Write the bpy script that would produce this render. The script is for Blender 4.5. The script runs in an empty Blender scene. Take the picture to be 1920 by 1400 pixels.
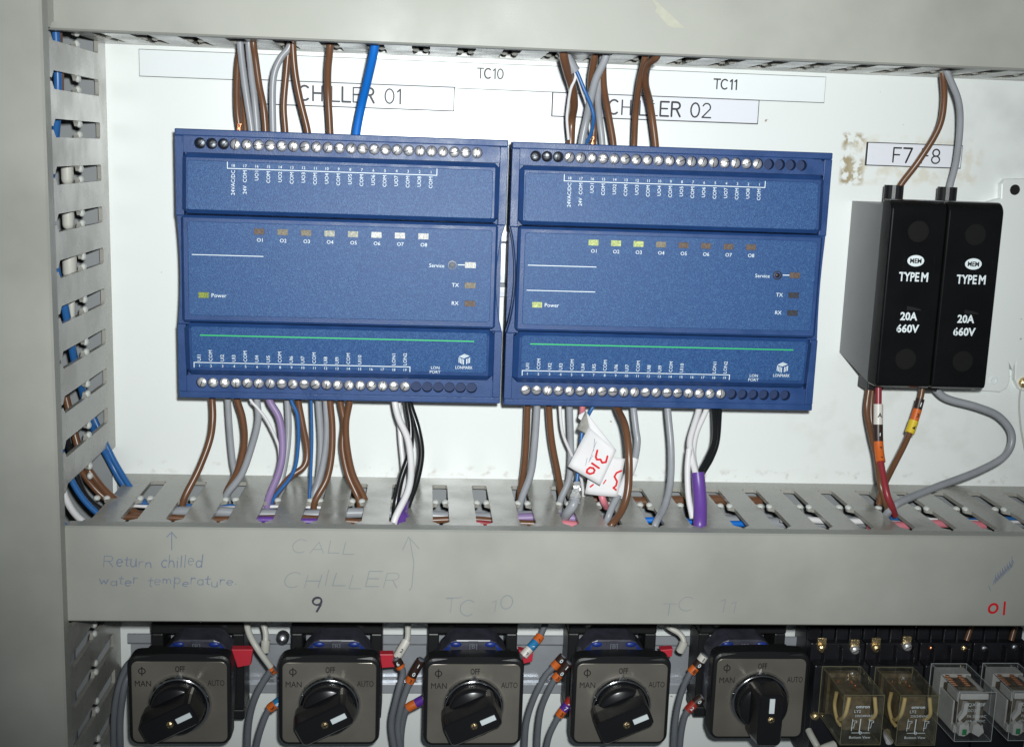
import bpy, bmesh, math, random
import numpy as np
from mathutils import Vector, Matrix
random.seed(7)
S = 0.001                      # all lengths below are millimetres in panel space: x right, y up, d out of the panel
scn = bpy.context.scene
C = scn.collection
# ------------------------------------------------------------------ camera
FPX, PITCH, YAW, ROLL, DCAM = 2242.5, .18216, -.07672, .03504, 650.0
def _rot(p, y, r):
    cp, sp, cy, sy, cr, sr = math.cos(p), math.sin(p), math.cos(y), math.sin(y), math.cos(r), math.sin(r)
    Rx = np.array([[1,0,0],[0,cp,-sp],[0,sp,cp]]); Ry = np.array([[cy,0,sy],[0,1,0],[-sy,0,cy]]); Rz = np.array([[cr,-sr,0],[sr,cr,0],[0,0,1]])
    return Rz @ Rx @ Ry
RM = _rot(PITCH, YAW, ROLL)
def w(x, y, d): return Vector((x*S, -d*S, y*S))
cam = bpy.data.objects.new('camera', bpy.data.cameras.new('camera')); C.objects.link(cam)
r_, dn_, f_ = [Vector((a[0], a[2], -a[1])) for a in RM]
m3 = Matrix((r_, -dn_, -f_)).transposed()
cam.matrix_world = Matrix.Translation(w(0, 0, DCAM)) @ m3.to_4x4()
cam.data.sensor_width = 36; cam.data.lens = FPX/1920*36
cam.data.clip_start = .01; cam.data.clip_end = 50
scn.camera = cam
# ------------------------------------------------------------------ light
world = bpy.data.worlds.new('World'); scn.world = world; world.use_nodes = True
bg = world.node_tree.nodes['Background']
bg.inputs[0].default_value = (.80, .92, 1, 1); bg.inputs[1].default_value = .05
fl = bpy.data.lights.new('camera_flash', 'SPOT'); flo = bpy.data.objects.new('camera_flash', fl); C.objects.link(flo)
fl.energy = 19.8; fl.color = (.955, 1.0, .99); fl.shadow_soft_size = .007; fl.spot_size = math.radians(80); fl.spot_blend = 1.0
fpos = w(15, 23, DCAM+2); faim = w(60, -14, 0)
flo.location = fpos; flo.rotation_euler = (faim-fpos).to_track_quat('-Z', 'Y').to_euler()
scn.view_settings.view_transform = 'Standard'; scn.view_settings.look = 'None'
scn.view_settings.exposure = 0; scn.view_settings.gamma = 1
# ------------------------------------------------------------------ pixel of the photograph + distance from panel -> point
def _ray(px, py):
    v = RM.T @ np.array([(px-960)/FPX, (py-700)/FPX, 1.0]); return v[0]/v[2], -v[1]/v[2]
def P(px, py, d):
    a, b = _ray(px, py); return (a*(DCAM-d), b*(DCAM-d), d)
def PY(px, py, Y, lo=8, hi=90):
    a, b = _ray(px, py); d = DCAM - Y/b; d = max(lo, min(hi, d)); return (a*(DCAM-d), Y, d)
# ------------------------------------------------------------------ materials
def mat(name, col, rough=.5, metal=0, noise=0, nscale=60, bump=0, bscale=400, spec=.5, coat=0, rnoise=0, trans=0, ior=1.45, col2=None, emit=0, alpha=1):
    m = bpy.data.materials.new(name); m.use_nodes = True; nt = m.node_tree; b = nt.nodes['Principled BSDF']
    L = nt.links.new
    b.inputs['Base Color'].default_value = (*col, 1); b.inputs['Roughness'].default_value = rough; b.inputs['Metallic'].default_value = metal
    b.inputs['Specular IOR Level'].default_value = spec; b.inputs['Coat Weight'].default_value = coat; b.inputs['Coat Roughness'].default_value = .12
    b.inputs['Transmission Weight'].default_value = trans; b.inputs['IOR'].default_value = ior
    tc = nt.nodes.new('ShaderNodeNewGeometry')
    if noise or rnoise or col2:
        n = nt.nodes.new('ShaderNodeTexNoise'); n.inputs['Scale'].default_value = nscale; n.inputs['Detail'].default_value = 6
        L(tc.outputs['Position'], n.inputs['Vector'])
        if noise or col2:
            c2 = col2 or tuple(c*(1-noise) for c in col)
            mx = nt.nodes.new('ShaderNodeMix'); mx.data_type = 'RGBA'; mx.inputs['A'].default_value = (*c2, 1)
            mx.inputs['B'].default_value = (*(col if col2 else tuple(min(1, c*(1+noise*.6)) for c in col)), 1)
            mr = nt.nodes.new('ShaderNodeMapRange'); mr.inputs[1].default_value = .32; mr.inputs[2].default_value = .66
            L(n.outputs['Fac'], mr.inputs[0]); L(mr.outputs[0], mx.inputs['Factor']); L(mx.outputs['Result'], b.inputs['Base Color'])
        if rnoise:
            mr = nt.nodes.new('ShaderNodeMapRange'); mr.inputs[1].default_value = .3; mr.inputs[2].default_value = .7
            mr.inputs[3].default_value = max(.02, rough-rnoise); mr.inputs[4].default_value = min(1, rough+rnoise)
            L(n.outputs['Fac'], mr.inputs[0]); L(mr.outputs[0], b.inputs['Roughness'])
    if bump:
        n2 = nt.nodes.new('ShaderNodeTexNoise'); n2.inputs['Scale'].default_value = bscale; n2.inputs['Detail'].default_value = 3
        L(tc.outputs['Position'], n2.inputs['Vector'])
        bp = nt.nodes.new('ShaderNodeBump'); bp.inputs['Strength'].default_value = bump; bp.inputs['Distance'].default_value = .0004
        L(n2.outputs['Fac'], bp.inputs['Height']); L(bp.outputs['Normal'], b.inputs['Normal'])
    if emit:
        b.inputs['Emission Color'].default_value = (*col, 1); b.inputs['Emission Strength'].default_value = emit
    return m
M = {}
M['duct'] = mat('grey_pvc', (.36,.35,.315), .25, noise=.10, nscale=45, bump=.16, bscale=190, rnoise=.12, spec=.7)
M['duct_lid'] = mat('grey_pvc_lid', (.352,.352,.318), .47, noise=.10, nscale=22, bump=.08, bscale=1500, rnoise=.14)
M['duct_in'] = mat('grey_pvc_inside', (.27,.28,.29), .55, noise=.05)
M['knob'] = mat('pale_break_off', (.62,.63,.60), .4)
M['blue'] = mat('blue_housing', (.017,.056,.185), .42, noise=.10, nscale=120, bump=.25, bscale=1800, rnoise=.08)
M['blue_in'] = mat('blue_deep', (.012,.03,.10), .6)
M['white'] = mat('white_print', (.78,.85,.88), .5)
M['green'] = mat('green_print', (.03,.48,.14), .5)
M['brown'] = mat('brown_pvc', (.145,.066,.034), .30, noise=.10, nscale=90)
M['grey'] = mat('grey_wire_pvc', (.31,.32,.345), .34, noise=.08, nscale=90)
M['dgrey'] = mat('dark_grey_wire_pvc', (.15,.16,.18), .4, noise=.08, nscale=90)
M['beige'] = mat('beige_wire_pvc', (.53,.52,.47), .4, noise=.06)
M['wwire'] = mat('white_wire_pvc', (.72,.70,.71), .35)
M['bwire'] = mat('blue_wire_pvc', (.025,.12,.34), .35)
M['bright_blue'] = mat('bright_blue_pvc', (.003,.14,.55), .5)
M['lilac'] = mat('lilac_pvc', (.27,.19,.36), .4, noise=.06)
M['purple'] = mat('purple_pvc', (.13,.055,.30), .35, noise=.06)
M['black'] = mat('black_pvc', (.012,.013,.014), .25)
M['red'] = mat('red_pvc', (.27,.03,.04), .35)
M['redtag'] = mat('red_plastic', (.55,.03,.05), .4)
M['pink'] = mat('pink_pvc', (.60,.19,.23), .38)
M['orange'] = mat('orange_marker', (.62,.13,.02), .4)
M['yellow'] = mat('yellow_marker', (.70,.50,.03), .4)
M['mblack'] = mat('black_marker', (.035,.018,.014), .4)
M['mblue'] = mat('blue_marker', (.02,.19,.42), .4)
M['mwhite'] = mat('white_marker', (.66,.63,.58), .4)
M['mred'] = mat('red_marker', (.34,.03,.02), .4)
M['mpurple'] = mat('purple_marker', (.10,.03,.28), .4)
M['copper'] = mat('bare_copper', (.85,.38,.20), .32, metal=1)
M['foil'] = mat('crumpled_foil', (.85,.85,.85), .28, metal=.6, bump=1, bscale=500)
M['bakelite'] = mat('black_moulding', (.006,.006,.0065), .20, noise=.2)
M['matteblack'] = mat('matt_black_moulding', (.012,.012,.013), .42, bump=.12, bscale=900)
M['roundel'] = mat('black_roundel', (.010,.0095,.0095), .33)
M['socket'] = mat('socket_black', (.016,.016,.020), .33, noise=.3)
M['fusegrey'] = mat('grey_fuse_base', (.20,.20,.205), .42, noise=.05)
M['chrome'] = mat('chrome', (.75,.76,.78), .14, metal=1)
M['steel'] = mat('nickel_screw', (.97,.95,.96), .33, metal=.75, bump=.55, bscale=900, rnoise=.1, nscale=500)
M['deepscrew'] = mat('hole_shaded_screw', (.16,.17,.19), .45, metal=1, bump=.4, bscale=900)  # screws set deep; the dark of their holes is put into the colour
M['dullsteel'] = mat('dull_screw', (.55,.56,.60), .42, metal=1, bump=.4, bscale=900)
M['brass'] = mat('brass_screw', (.80,.62,.34), .26, metal=.9, bump=1.0, bscale=1100, rnoise=.15, nscale=700)
M['rail'] = mat('zinc_rail', (.50,.52,.56), .30, metal=.45, bump=.18, bscale=220, rnoise=.1)
M['nameplate'] = mat('brushed_nameplate', (.235,.215,.185), .36, metal=.5, noise=.14, nscale=28, rnoise=.12)
M['knobblack'] = mat('knob_black', (.013,.013,.015), .24, bump=.05)
M['ink'] = mat('black_print', (.012,.010,.012), .5)
M['engrave'] = mat('engraved_black', (.015,.013,.016), .5)
M['label'] = mat('white_laminate', (.78,.79,.85), .38)
M['striplabel'] = mat('strip_laminate', (.80,.83,.84), .45, noise=.04, nscale=10)
M['paper'] = mat('paper_tag', (.72,.70,.71), .7, noise=.04)
M['greypaper'] = mat('dirty_paper', (.32,.31,.28), .8, noise=.3, nscale=300)
M['redink'] = mat('red_ink', (.62,.012,.02), .6)
M['pen'] = mat('pale_blue_pen', (.19,.21,.28), .6)
M['penfaint'] = mat('faint_pen', (.235,.245,.275), .6)
M['blackpen'] = mat('black_pen', (.045,.04,.06), .6)
M['bluecontact'] = mat('blue_contact_block', (.012,.035,.22), .35, noise=.3, nscale=150)
M['smoke'] = mat('clear_smoky_plastic', (.055,.055,.075), .3, noise=.3, nscale=160)
M['coil'] = mat('dark_coil', (.15,.12,.085), .5, noise=.5, nscale=300)
M['cream'] = mat('cream_insulation', (.75,.60,.32), .45)
M['relaywhite'] = mat('relay_white', (.66,.65,.63), .5, noise=.12, nscale=120)
M['greenled'] = mat('green_flag', (.02,.26,.09), .5)
M['resin'] = mat('amber_edge', (.22,.21,.13), .25)
M['clearedge'] = mat('clear_edge', (.50,.53,.53), .2)
for n, c in dict(led_off=(.13,.09,.07), led_dim=(.22,.19,.14), led_pale=(.42,.42,.36), led_white=(.66,.66,.64), led_green=(.48,.55,.22), led_olive=(.24,.29,.05), led_dark=(.035,.035,.045)).items():
    M[n] = mat(n, c, .6, noise=.45, nscale=1600)

def thin_clear(name, tint, haze):
    m = bpy.data.materials.new(name); m.use_nodes = True; nt = m.node_tree; nt.nodes.clear(); N = nt.nodes.new; L = nt.links.new
    out = N('ShaderNodeOutputMaterial'); tr = N('ShaderNodeBsdfTransparent'); tr.inputs[0].default_value = (*tint, 1)
    df = N('ShaderNodeBsdfDiffuse'); df.inputs[0].default_value = (*[min(1, c*.62) for c in tint], 1); gl = N('ShaderNodeBsdfGlossy'); gl.inputs['Roughness'].default_value = .09
    g = N('ShaderNodeNewGeometry'); n = N('ShaderNodeTexNoise'); n.inputs['Scale'].default_value = 140; n.inputs['Detail'].default_value = 5; L(g.outputs['Position'], n.inputs['Vector'])
    mr = N('ShaderNodeMapRange'); mr.inputs[1].default_value = .35; mr.inputs[2].default_value = .7; mr.inputs[3].default_value = haze*.4; mr.inputs[4].default_value = haze*1.7; L(n.outputs['Fac'], mr.inputs[0])
    a = N('ShaderNodeMixShader'); L(mr.outputs[0], a.inputs[0]); L(tr.outputs[0], a.inputs[1]); L(df.outputs[0], a.inputs[2])
    lw = N('ShaderNodeLayerWeight'); lw.inputs[0].default_value = .5; pw = N('ShaderNodeMath'); pw.operation = 'POWER'; pw.inputs[1].default_value = 4; L(lw.outputs['Facing'], pw.inputs[0])
    fr = N('ShaderNodeMath'); fr.operation = 'MULTIPLY_ADD'; fr.inputs[1].default_value = .6; fr.inputs[2].default_value = .05; L(pw.outputs[0], fr.inputs[0])
    b = N('ShaderNodeMixShader'); L(fr.outputs[0], b.inputs[0]); L(a.outputs[0], b.inputs[1]); L(gl.outputs[0], b.inputs[2]); L(b.outputs[0], out.inputs[0]); return m
M['clearyellow'] = thin_clear('clear_amber_cover', (.93,.90,.78), .07); M['clear'] = thin_clear('clear_cover', (.96,.97,.97), .035)
def sparkle_blue():            # fine moulded grain with tiny bumps; its sparkle is painted in as paler cells
    m = mat('blue_textured_panel', (.034,.083,.235), .46, bump=.0, spec=.38)
    nt = m.node_tree; b = nt.nodes['Principled BSDF']; L = nt.links.new
    g = nt.nodes.new('ShaderNodeNewGeometry')
    n = nt.nodes.new('ShaderNodeTexNoise'); n.inputs['Scale'].default_value = 2300; n.inputs['Detail'].default_value = 1; L(g.outputs['Position'], n.inputs['Vector'])
    vo = nt.nodes.new('ShaderNodeTexVoronoi'); vo.inputs['Scale'].default_value = 1900; L(g.outputs['Position'], vo.inputs['Vector'])
    sp = nt.nodes.new('ShaderNodeSeparateColor'); L(vo.outputs['Color'], sp.inputs[0])
    rs_ = nt.nodes.new('ShaderNodeValToRGB'); rs_.color_ramp.interpolation = 'LINEAR'; rs_.color_ramp.elements[0].position = .62; rs_.color_ramp.elements[0].color = (0,0,0,1); rs_.color_ramp.elements[1].position = .98; rs_.color_ramp.elements[1].color = (.6,.6,.6,1)
    L(sp.outputs[0], rs_.inputs[0])
    mxs = nt.nodes.new('ShaderNodeMix'); mxs.data_type = 'RGBA'; mxs.inputs['B'].default_value = (.055,.155,.32,1)
    r = nt.nodes.new('ShaderNodeValToRGB'); e = r.color_ramp.elements
    e[0].position = .36; e[0].color = (.016,.050,.168,1); e[1].position = .66; e[1].color = (.034,.104,.272,1)
    L(n.outputs['Fac'], r.inputs[0]); L(r.outputs[0], mxs.inputs['A']); L(rs_.outputs[0], mxs.inputs['Factor']); L(mxs.outputs['Result'], b.inputs['Base Color'])
    bp = nt.nodes.new('ShaderNodeBump'); bp.inputs['Strength'].default_value = .35; bp.inputs['Distance'].default_value = .0003
    L(n.outputs['Fac'], bp.inputs['Height']); L(bp.outputs[0], b.inputs['Normal'])
    return m
M['bluegrain'] = sparkle_blue()

def panel_material():          # white painted steel with glue residue, smudges and specks that belong to the paint
    m = mat('white_painted_steel', (.84,.865,.85), .32, bump=.03, bscale=260, spec=.9)
    nt = m.node_tree; b = nt.nodes['Principled BSDF']; L = nt.links.new; N = nt.nodes.new
    g = N('ShaderNodeNewGeometry'); sep = N('ShaderNodeSeparateXYZ'); L(g.outputs['Position'], sep.inputs[0])
    def noise(sc, det=5, lo=.4, hi=.6):
        n = N('ShaderNodeTexNoise'); n.inputs['Scale'].default_value = sc; n.inputs['Detail'].default_value = det
        L(g.outputs['Position'], n.inputs['Vector'])
        r = N('ShaderNodeMapRange'); r.inputs[1].default_value = lo; r.inputs[2].default_value = hi; L(n.outputs['Fac'], r.inputs[0]); return r.outputs[0]
    def mul(a, c):
        k = N('ShaderNodeMath'); k.operation = 'MULTIPLY'; L(a, k.inputs[0])
        if isinstance(c, float): k.inputs[1].default_value = c
        else: L(c, k.inputs[1])
        return k.outputs[0]
    def band(sock, a, bb, soft):
        r1 = N('ShaderNodeMapRange'); r1.inputs[1].default_value = a-soft; r1.inputs[2].default_value = a+soft; L(sock, r1.inputs[0])
        r2 = N('ShaderNodeMapRange'); r2.inputs[1].default_value = bb-soft; r2.inputs[2].default_value = bb+soft; r2.inputs[3].default_value = 1; r2.inputs[4].default_value = 0; L(sock, r2.inputs[0])
        return mul(r1.outputs[0], r2.outputs[0])
    def box(x0, x1, y0, y1, soft=2.): return mul(band(sep.outputs[0], x0*S, x1*S, soft*S), band(sep.outputs[2], y0*S, y1*S, soft*S))
    cur = [(.84,.865,.85,1)]
    def over(fac, col):
        mx = N('ShaderNodeMix'); mx.data_type = 'RGBA'; L(fac, mx.inputs['Factor'])
        if isinstance(cur[0], tuple): mx.inputs['A'].default_value = cur[0]
        else: L(cur[0], mx.inputs['A'])
        mx.inputs['B'].default_value = (*col, 1); cur[0] = mx.outputs['Result']
    over(mul(noise(9, 6, .35, .7), .3), (.77,.80,.785))
    x0, y1, _ = P(1582, 250, 0); x1, y0, _ = P(1616, 346, 0)
    over(mul(box(x0, x1, y0, y1, 1.2), mul(noise(240, 8, .44, .54), noise(60, 4, .36, .48))), (.40,.33,.21))
    x0, y1, _ = P(1600, 255, 0); x1, y0, _ = P(1835, 350, 0)
    over(mul(box(x0, x1, y0, y1, 2), mul(noise(120, 6, .47, .6), .55)), (.68,.62,.48))
    x0, y1, _ = P(1790, 150, 0); x1, y0, _ = P(1990, 345, 0)
    over(mul(box(x0, x1, y0, y1, 9), mul(noise(38, 3, .62, .38), .5)), (.62,.63,.62))
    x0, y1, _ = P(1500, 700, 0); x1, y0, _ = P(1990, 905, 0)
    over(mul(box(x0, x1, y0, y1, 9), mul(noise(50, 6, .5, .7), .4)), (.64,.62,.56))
    over(mul(noise(210, 2, .74, .77), .8), (.30,.20,.16))
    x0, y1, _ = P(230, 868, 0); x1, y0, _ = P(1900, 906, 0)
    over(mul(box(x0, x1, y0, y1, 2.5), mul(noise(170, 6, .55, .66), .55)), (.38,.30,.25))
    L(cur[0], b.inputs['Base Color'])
    return m
M['panel'] = panel_material()

def lid_stain():
    m = mat('tan_smear', (.42,.415,.34), .35, noise=.1, nscale=200); return m
M['stain'] = lid_stain()
# ------------------------------------------------------------------ mesh collector
class MB:
    def __init__(s): s.v = []; s.f = []; s.mi = []; s.sm = []
    def add(s, vs, fs, mi=0, sm=False):
        o = len(s.v); s.v += [tuple(v) for v in vs]
        for f in fs: s.f.append(tuple(i+o for i in f)); s.mi.append(mi); s.sm.append(sm)
    def box(s, x0, x1, y0, y1, d0, d1, bev=0, seg=2, mi=0):
        if bev <= 0:
            vs = [(x, y, d) for d in (d0, d1) for y in (y0, y1) for x in (x0, x1)]
            s.add(vs, [(0,1,3,2),(4,6,7,5),(0,4,5,1),(2,3,7,6),(0,2,6,4),(1,5,7,3)], mi); return s
        bm = bmesh.new(); bmesh.ops.create_cube(bm, size=1)
        for v in bm.verts: v.co = Vector(((x0+x1)/2+v.co.x*(x1-x0), (y0+y1)/2+v.co.y*(y1-y0), (d0+d1)/2+v.co.z*(d1-d0)))
        bmesh.ops.bevel(bm, geom=list(bm.edges), offset=bev, segments=seg, profile=.5, affect='EDGES')
        s.frombm(bm, mi, sm=False); return s
    def frombm(s, bm, mi=0, sm=False):
        bm.verts.ensure_lookup_table(); bm.verts.index_update()
        s.add([tuple(v.co) for v in bm.verts], [[v.index for v in f.verts] for f in bm.faces], mi, sm); bm.free()
    def prism(s, pts, d0, d1, fn=None, mi=0, holes=None, bev=0):   # polygon in (a,b), extruded c0..c1; fn maps (a,b,c) to panel space
        fn = fn or (lambda a, b, c: (a, b, c))
        bm = bmesh.new()
        vs = [bm.verts.new((p[0], p[1], d0)) for p in pts]
        f = bm.faces.new(vs)
        r = bmesh.ops.extrude_face_region(bm, geom=[f])
        top = [e for e in r['geom'] if isinstance(e, bmesh.types.BMVert)]
        for v in top: v.co.z = d1
        if bev:
            tf = [e for e in r['geom'] if isinstance(e, bmesh.types.BMFace)]
            ed = list({e for ff in tf for e in ff.edges})
            bmesh.ops.bevel(bm, geom=ed, offset=bev, segments=2, profile=.5, affect='EDGES')
        bmesh.ops.recalc_face_normals(bm, faces=list(bm.faces))
        for v in bm.verts: v.co = Vector(fn(*v.co))
        s.frombm(bm, mi); return s
    def tube(s, pts, r, n=10, mi=0, cap=True, rx=None):
        pts = [Vector(p) for p in pts]; L = len(pts); rs = r if isinstance(r, (list, tuple)) else [r]*L
        t = [(pts[min(i+1, L-1)]-pts[max(i-1, 0)]).normalized() for i in range(L)]
        u = t[0].orthogonal().normalized(); vs = []
        for i in range(L):
            u = (u-t[i]*u.dot(t[i])); u = u.normalized() if u.length > 1e-6 else t[i].orthogonal().normalized()
            b = t[i].cross(u)
            for k in range(n):
                a = 2*math.pi*k/n; vs.append(pts[i]+(u*math.cos(a)+b*math.sin(a))*rs[i])
        fs = [(i*n+k, i*n+(k+1)%n, (i+1)*n+(k+1)%n, (i+1)*n+k) for i in range(L-1) for k in range(n)]
        s.add(vs, fs, mi, True)
        if cap: s.add(vs[:n], [tuple(reversed(range(n)))], mi); s.add(vs[-n:], [tuple(range(n))], mi)
        return s
    def lathe(s, cx, cy, prof, n=24, mi=0, sm=True, rot=0, ex=1, axis='d', c3=None):   # prof: (r, d)
        vs = []; m = len(prof)
        for (r, d) in prof:
            for k in range(n):
                a = 2*math.pi*k/n+rot; vs.append((cx+r*math.cos(a), cy+r*ex*math.sin(a), d))
        fs = [(i*n+k, i*n+(k+1)%n, (i+1)*n+(k+1)%n, (i+1)*n+k) for i in range(m-1) for k in range(n)]
        s.add(vs, fs, mi, sm)
        if prof[-1][0] > 1e-6: s.add(vs[-n:], [tuple(range(n))], mi)
        return s
    def ball(s, c, rx, ry, rd, n=12, mi=0):
        vs = []; h = n//2
        for i in range(h+1):
            th = math.pi*i/h
            for k in range(n):
                a = 2*math.pi*k/n; vs.append((c[0]+rx*math.sin(th)*math.cos(a), c[1]+ry*math.sin(th)*math.sin(a), c[2]+rd*math.cos(th)))
        fs = [(i*n+k, (i+1)*n+k, (i+1)*n+(k+1)%n, i*n+(k+1)%n) for i in range(h) for k in range(n)]
        s.add(vs, fs, mi, True); return s
    def ribbon(s, pl, wd, dfn, th=.12, mi=0):                # flat pen stroke with round ends, following a polyline in (x,y)
        pl = [Vector((p[0], p[1])) for p in pl]
        for a, b in zip(pl[:-1], pl[1:]):
            if (b-a).length < 1e-6: continue
            ang = math.atan2(b.y-a.y, b.x-a.x); out = []
            for k in range(5): t = ang+math.pi/2+math.pi*k/4; out.append((a.x+wd/2*math.cos(t), a.y+wd/2*math.sin(t)))
            for k in range(5): t = ang-math.pi/2+math.pi*k/4; out.append((b.x+wd/2*math.cos(t), b.y+wd/2*math.sin(t)))
            lift = random.random()*.02
            s.add([(x, y, dfn(x, y)+th+lift) for x, y in out], [tuple(range(10))], mi)
        return s
    def build(s, name, mt, parent=None, loc=None):
        if not s.v: return None
        a = np.array(s.v, float)
        if parent is not None: org = ORG[parent.name]
        elif loc is not None: org = tuple(loc)
        else: org = tuple((a.min(0)+a.max(0))/2)
        me = bpy.data.meshes.new(name)
        me.from_pydata([((x-org[0])*S, -(d-org[2])*S, (y-org[1])*S) for x, y, d in s.v], [], s.f)
        bm = bmesh.new(); bm.from_mesh(me); bmesh.ops.recalc_face_normals(bm, faces=list(bm.faces)) if s_recalc.get(name, True) and len(s.f) < 40000 else None
        bm.to_mesh(me); bm.free()
        ms = mt if isinstance(mt, (list, tuple)) else [mt]
        for k in ms: me.materials.append(M[k] if isinstance(k, str) else k)
        me.polygons.foreach_set('material_index', s.mi); me.polygons.foreach_set('use_smooth', s.sm)
        me.update()
        o = bpy.data.objects.new(name, me); C.objects.link(o)
        if parent is not None: o.parent = parent
        else: o.location = w(*org)
        ORG[o.name] = org
        return o
ORG = {}; s_recalc = {}
def tag(o, label=None, cat=None, group=None, kind=None):
    if label: o['label'] = label
    if cat: o['category'] = cat
    if group: o['group'] = group
    if kind: o['kind'] = kind
    return o
def thing(name, label, cat, loc, group=None):
    o = bpy.data.objects.new(name, None); C.objects.link(o); o.location = w(*loc); o.empty_display_size = .01
    ORG[o.name] = tuple(loc); return tag(o, label, cat, group)
# ------------------------------------------------------------------ lettering
_tc = {}
def glyphs(txt, bold=0.0):
    k = (txt, bold)
    if k not in _tc:
        cu = bpy.data.curves.new('t', 'FONT'); cu.body = txt; cu.size = 1; cu.offset = bold; cu.resolution_u = 2
        o = bpy.data.objects.new('t', cu); C.objects.link(o)
        dg = bpy.context.evaluated_depsgraph_get(); me = bpy.data.meshes.new_from_object(o.evaluated_get(dg))
        v = np.array([tuple(p.co)[:2] for p in me.vertices]) if len(me.vertices) else np.zeros((1, 2))
        f = [tuple(p.vertices) for p in me.polygons]
        bpy.data.objects.remove(o); bpy.data.curves.remove(cu); bpy.data.meshes.remove(me); _tc[k] = (v, f)
    return _tc[k]
CAP = .69
def text(mb, txt, x, y, dfn, h, ang=0, align='c', width=None, bold=0.0, mi=0, th=.12):
    """x, y = anchor at the baseline (left, centre or right of the line); h = cap height in mm"""
    v, f = glyphs(txt, bold); x0, x1 = v[:, 0].min(), v[:, 0].max(); sx = sy = h/CAP
    if width: sx = width/max(1e-6, x1-x0)
    ax = {'l': x0, 'c': (x0+x1)/2, 'r': x1}[align]; a = math.radians(ang); ca, sa = math.cos(a), math.sin(a)
    out = []
    for p in v:
        u, q = (p[0]-ax)*sx, p[1]*sy; X, Y = x+u*ca-q*sa, y+u*sa+q*ca; out.append((X, Y, dfn(X, Y)+th))
    mb.add(out, f, mi)
def arc(cx, cy, rx, ry, a0, a1, n=8): return [(cx+rx*math.cos(math.radians(a0+(a1-a0)*i/n)), cy+ry*math.sin(math.radians(a0+(a1-a0)*i/n))) for i in range(n+1)]
G = {  # single-stroke letters on a 1-high cell: (advance, [polylines])
'C': (.95, [arc(.42,.5,.40,.5,50,310,12)]), 'H': (.95, [[(.08,0),(.08,1)],[(.72,0),(.72,1)],[(.08,.52),(.72,.52)]]),
'I': (.38, [[(.1,0),(.1,1)]]), 'L': (.78, [[(.08,1),(.08,0),(.66,0)]]), 'E': (.85, [[(.7,1),(.08,1),(.08,0),(.7,0)],[(.08,.52),(.6,.52)]]),
'R': (.92, [[(.08,0),(.08,1),(.45,1)]+arc(.45,.76,.24,.24,90,-90,6)+[(.08,.52)],[(.42,.52),(.72,0)]]), 'A': (.9, [[(.02,0),(.38,1),(.74,0)],[(.16,.36),(.6,.36)]]),
'T': (.8, [[(.0,1),(.7,1)],[(.35,1),(.35,0)]]), 'F': (.8, [[(.65,1),(.08,1),(.08,0)],[(.08,.52),(.55,.52)]]),
'0': (.88, [arc(.38,.5,.32,.5,90,450,14)]), '1': (.5, [[(.08,.82),(.28,1),(.28,0)]]), '2': (.85, [arc(.36,.72,.29,.28,160,-30,7)+[(.05,0),(.7,0)]]),
'7': (.85, [[(.05,1),(.68,1),(.28,0)]]), '8': (.88, [arc(.36,.75,.26,.25,-90,270,12), arc(.36,.26,.31,.26,90,450,12)]), '9': (.8, [arc(.36,.68,.28,.3,20,380,12)+[(.6,.4),(.4,-.15)]]),
' ': (.55, []), '.': (.3, [[(.08,.02),(.12,.02)]]), '3': (.8, [arc(.3,.75,.28,.25,150,-90,7), arc(.3,.26,.32,.27,90,-150,8)]),
'e': (.56, [[(.06,.3),(.44,.34)]+arc(.25,.3,.2,.27,10,310,9)]), 't': (.42, [[(.2,.85),(.16,.1),(.3,.02)],[(.02,.58),(.36,.6)]]),
'u': (.56, [[(.05,.55)]+arc(.22,.2,.17,.2,180,350,6)+[(.4,.55),(.43,0)]]), 'r': (.46, [[(.06,.55),(.08,0)], arc(.24,.3,.16,.24,170,50,4)]),
'n': (.56, [[(.05,.55),(.07,0)], arc(.24,.3,.17,.25,170,0,5)+[(.43,0)]]), 'c': (.5, [arc(.26,.28,.2,.28,50,310,8)]),
'h': (.56, [[(.06,1),(.07,0)], arc(.24,.28,.17,.26,170,0,5)+[(.42,0)]]), 'i': (.26, [[(.08,.55),(.1,0)],[(.1,.75),(.11,.78)]]), 'l': (.26, [[(.1,1),(.1,0)]]),
'd': (.6, [arc(.24,.27,.19,.27,40,330,8),[(.46,1),(.45,0)]]), 'w': (.72, [[(.03,.55),(.16,0),(.3,.4),(.44,0),(.58,.55)]]), 'a': (.56, [arc(.24,.27,.19,.26,40,330,8),[(.43,.55),(.45,0)]]),
'm': (.78, [[(.05,.55),(.07,0)], arc(.2,.3,.13,.22,170,0,4)+[(.33,0)], arc(.46,.3,.13,.22,170,0,4)+[(.6,0)]]), 'p': (.56, [[(.06,.55),(.05,-.4)], arc(.25,.28,.2,.27,150,-150,8)]), 'o': (.55, [arc(.25,.27,.2,.27,90,450,10)]),
}
def strokes(mb, txt, x0, y0, x1, h, wd, dfn, jit=0, slant=0, mi=0, th=.1, dy=0):
    adv = sum(G[c][0] for c in txt); sx = (x1-x0)/adv; u = 0
    for c in txt:
        a, pls = G[c]; jy = random.uniform(-jit, jit)*h; js = 1+random.uniform(-jit, jit)
        for pl in pls:
            mb.ribbon([(x0+(u+p[0])*sx+slant*p[1]*h+random.uniform(-jit, jit)*.5, y0+dy*(u/adv)+jy+p[1]*h*js+random.uniform(-jit, jit)*.5) for p in pl], wd*random.uniform(.75, 1.35), dfn, th, mi)
        u += a
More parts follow.
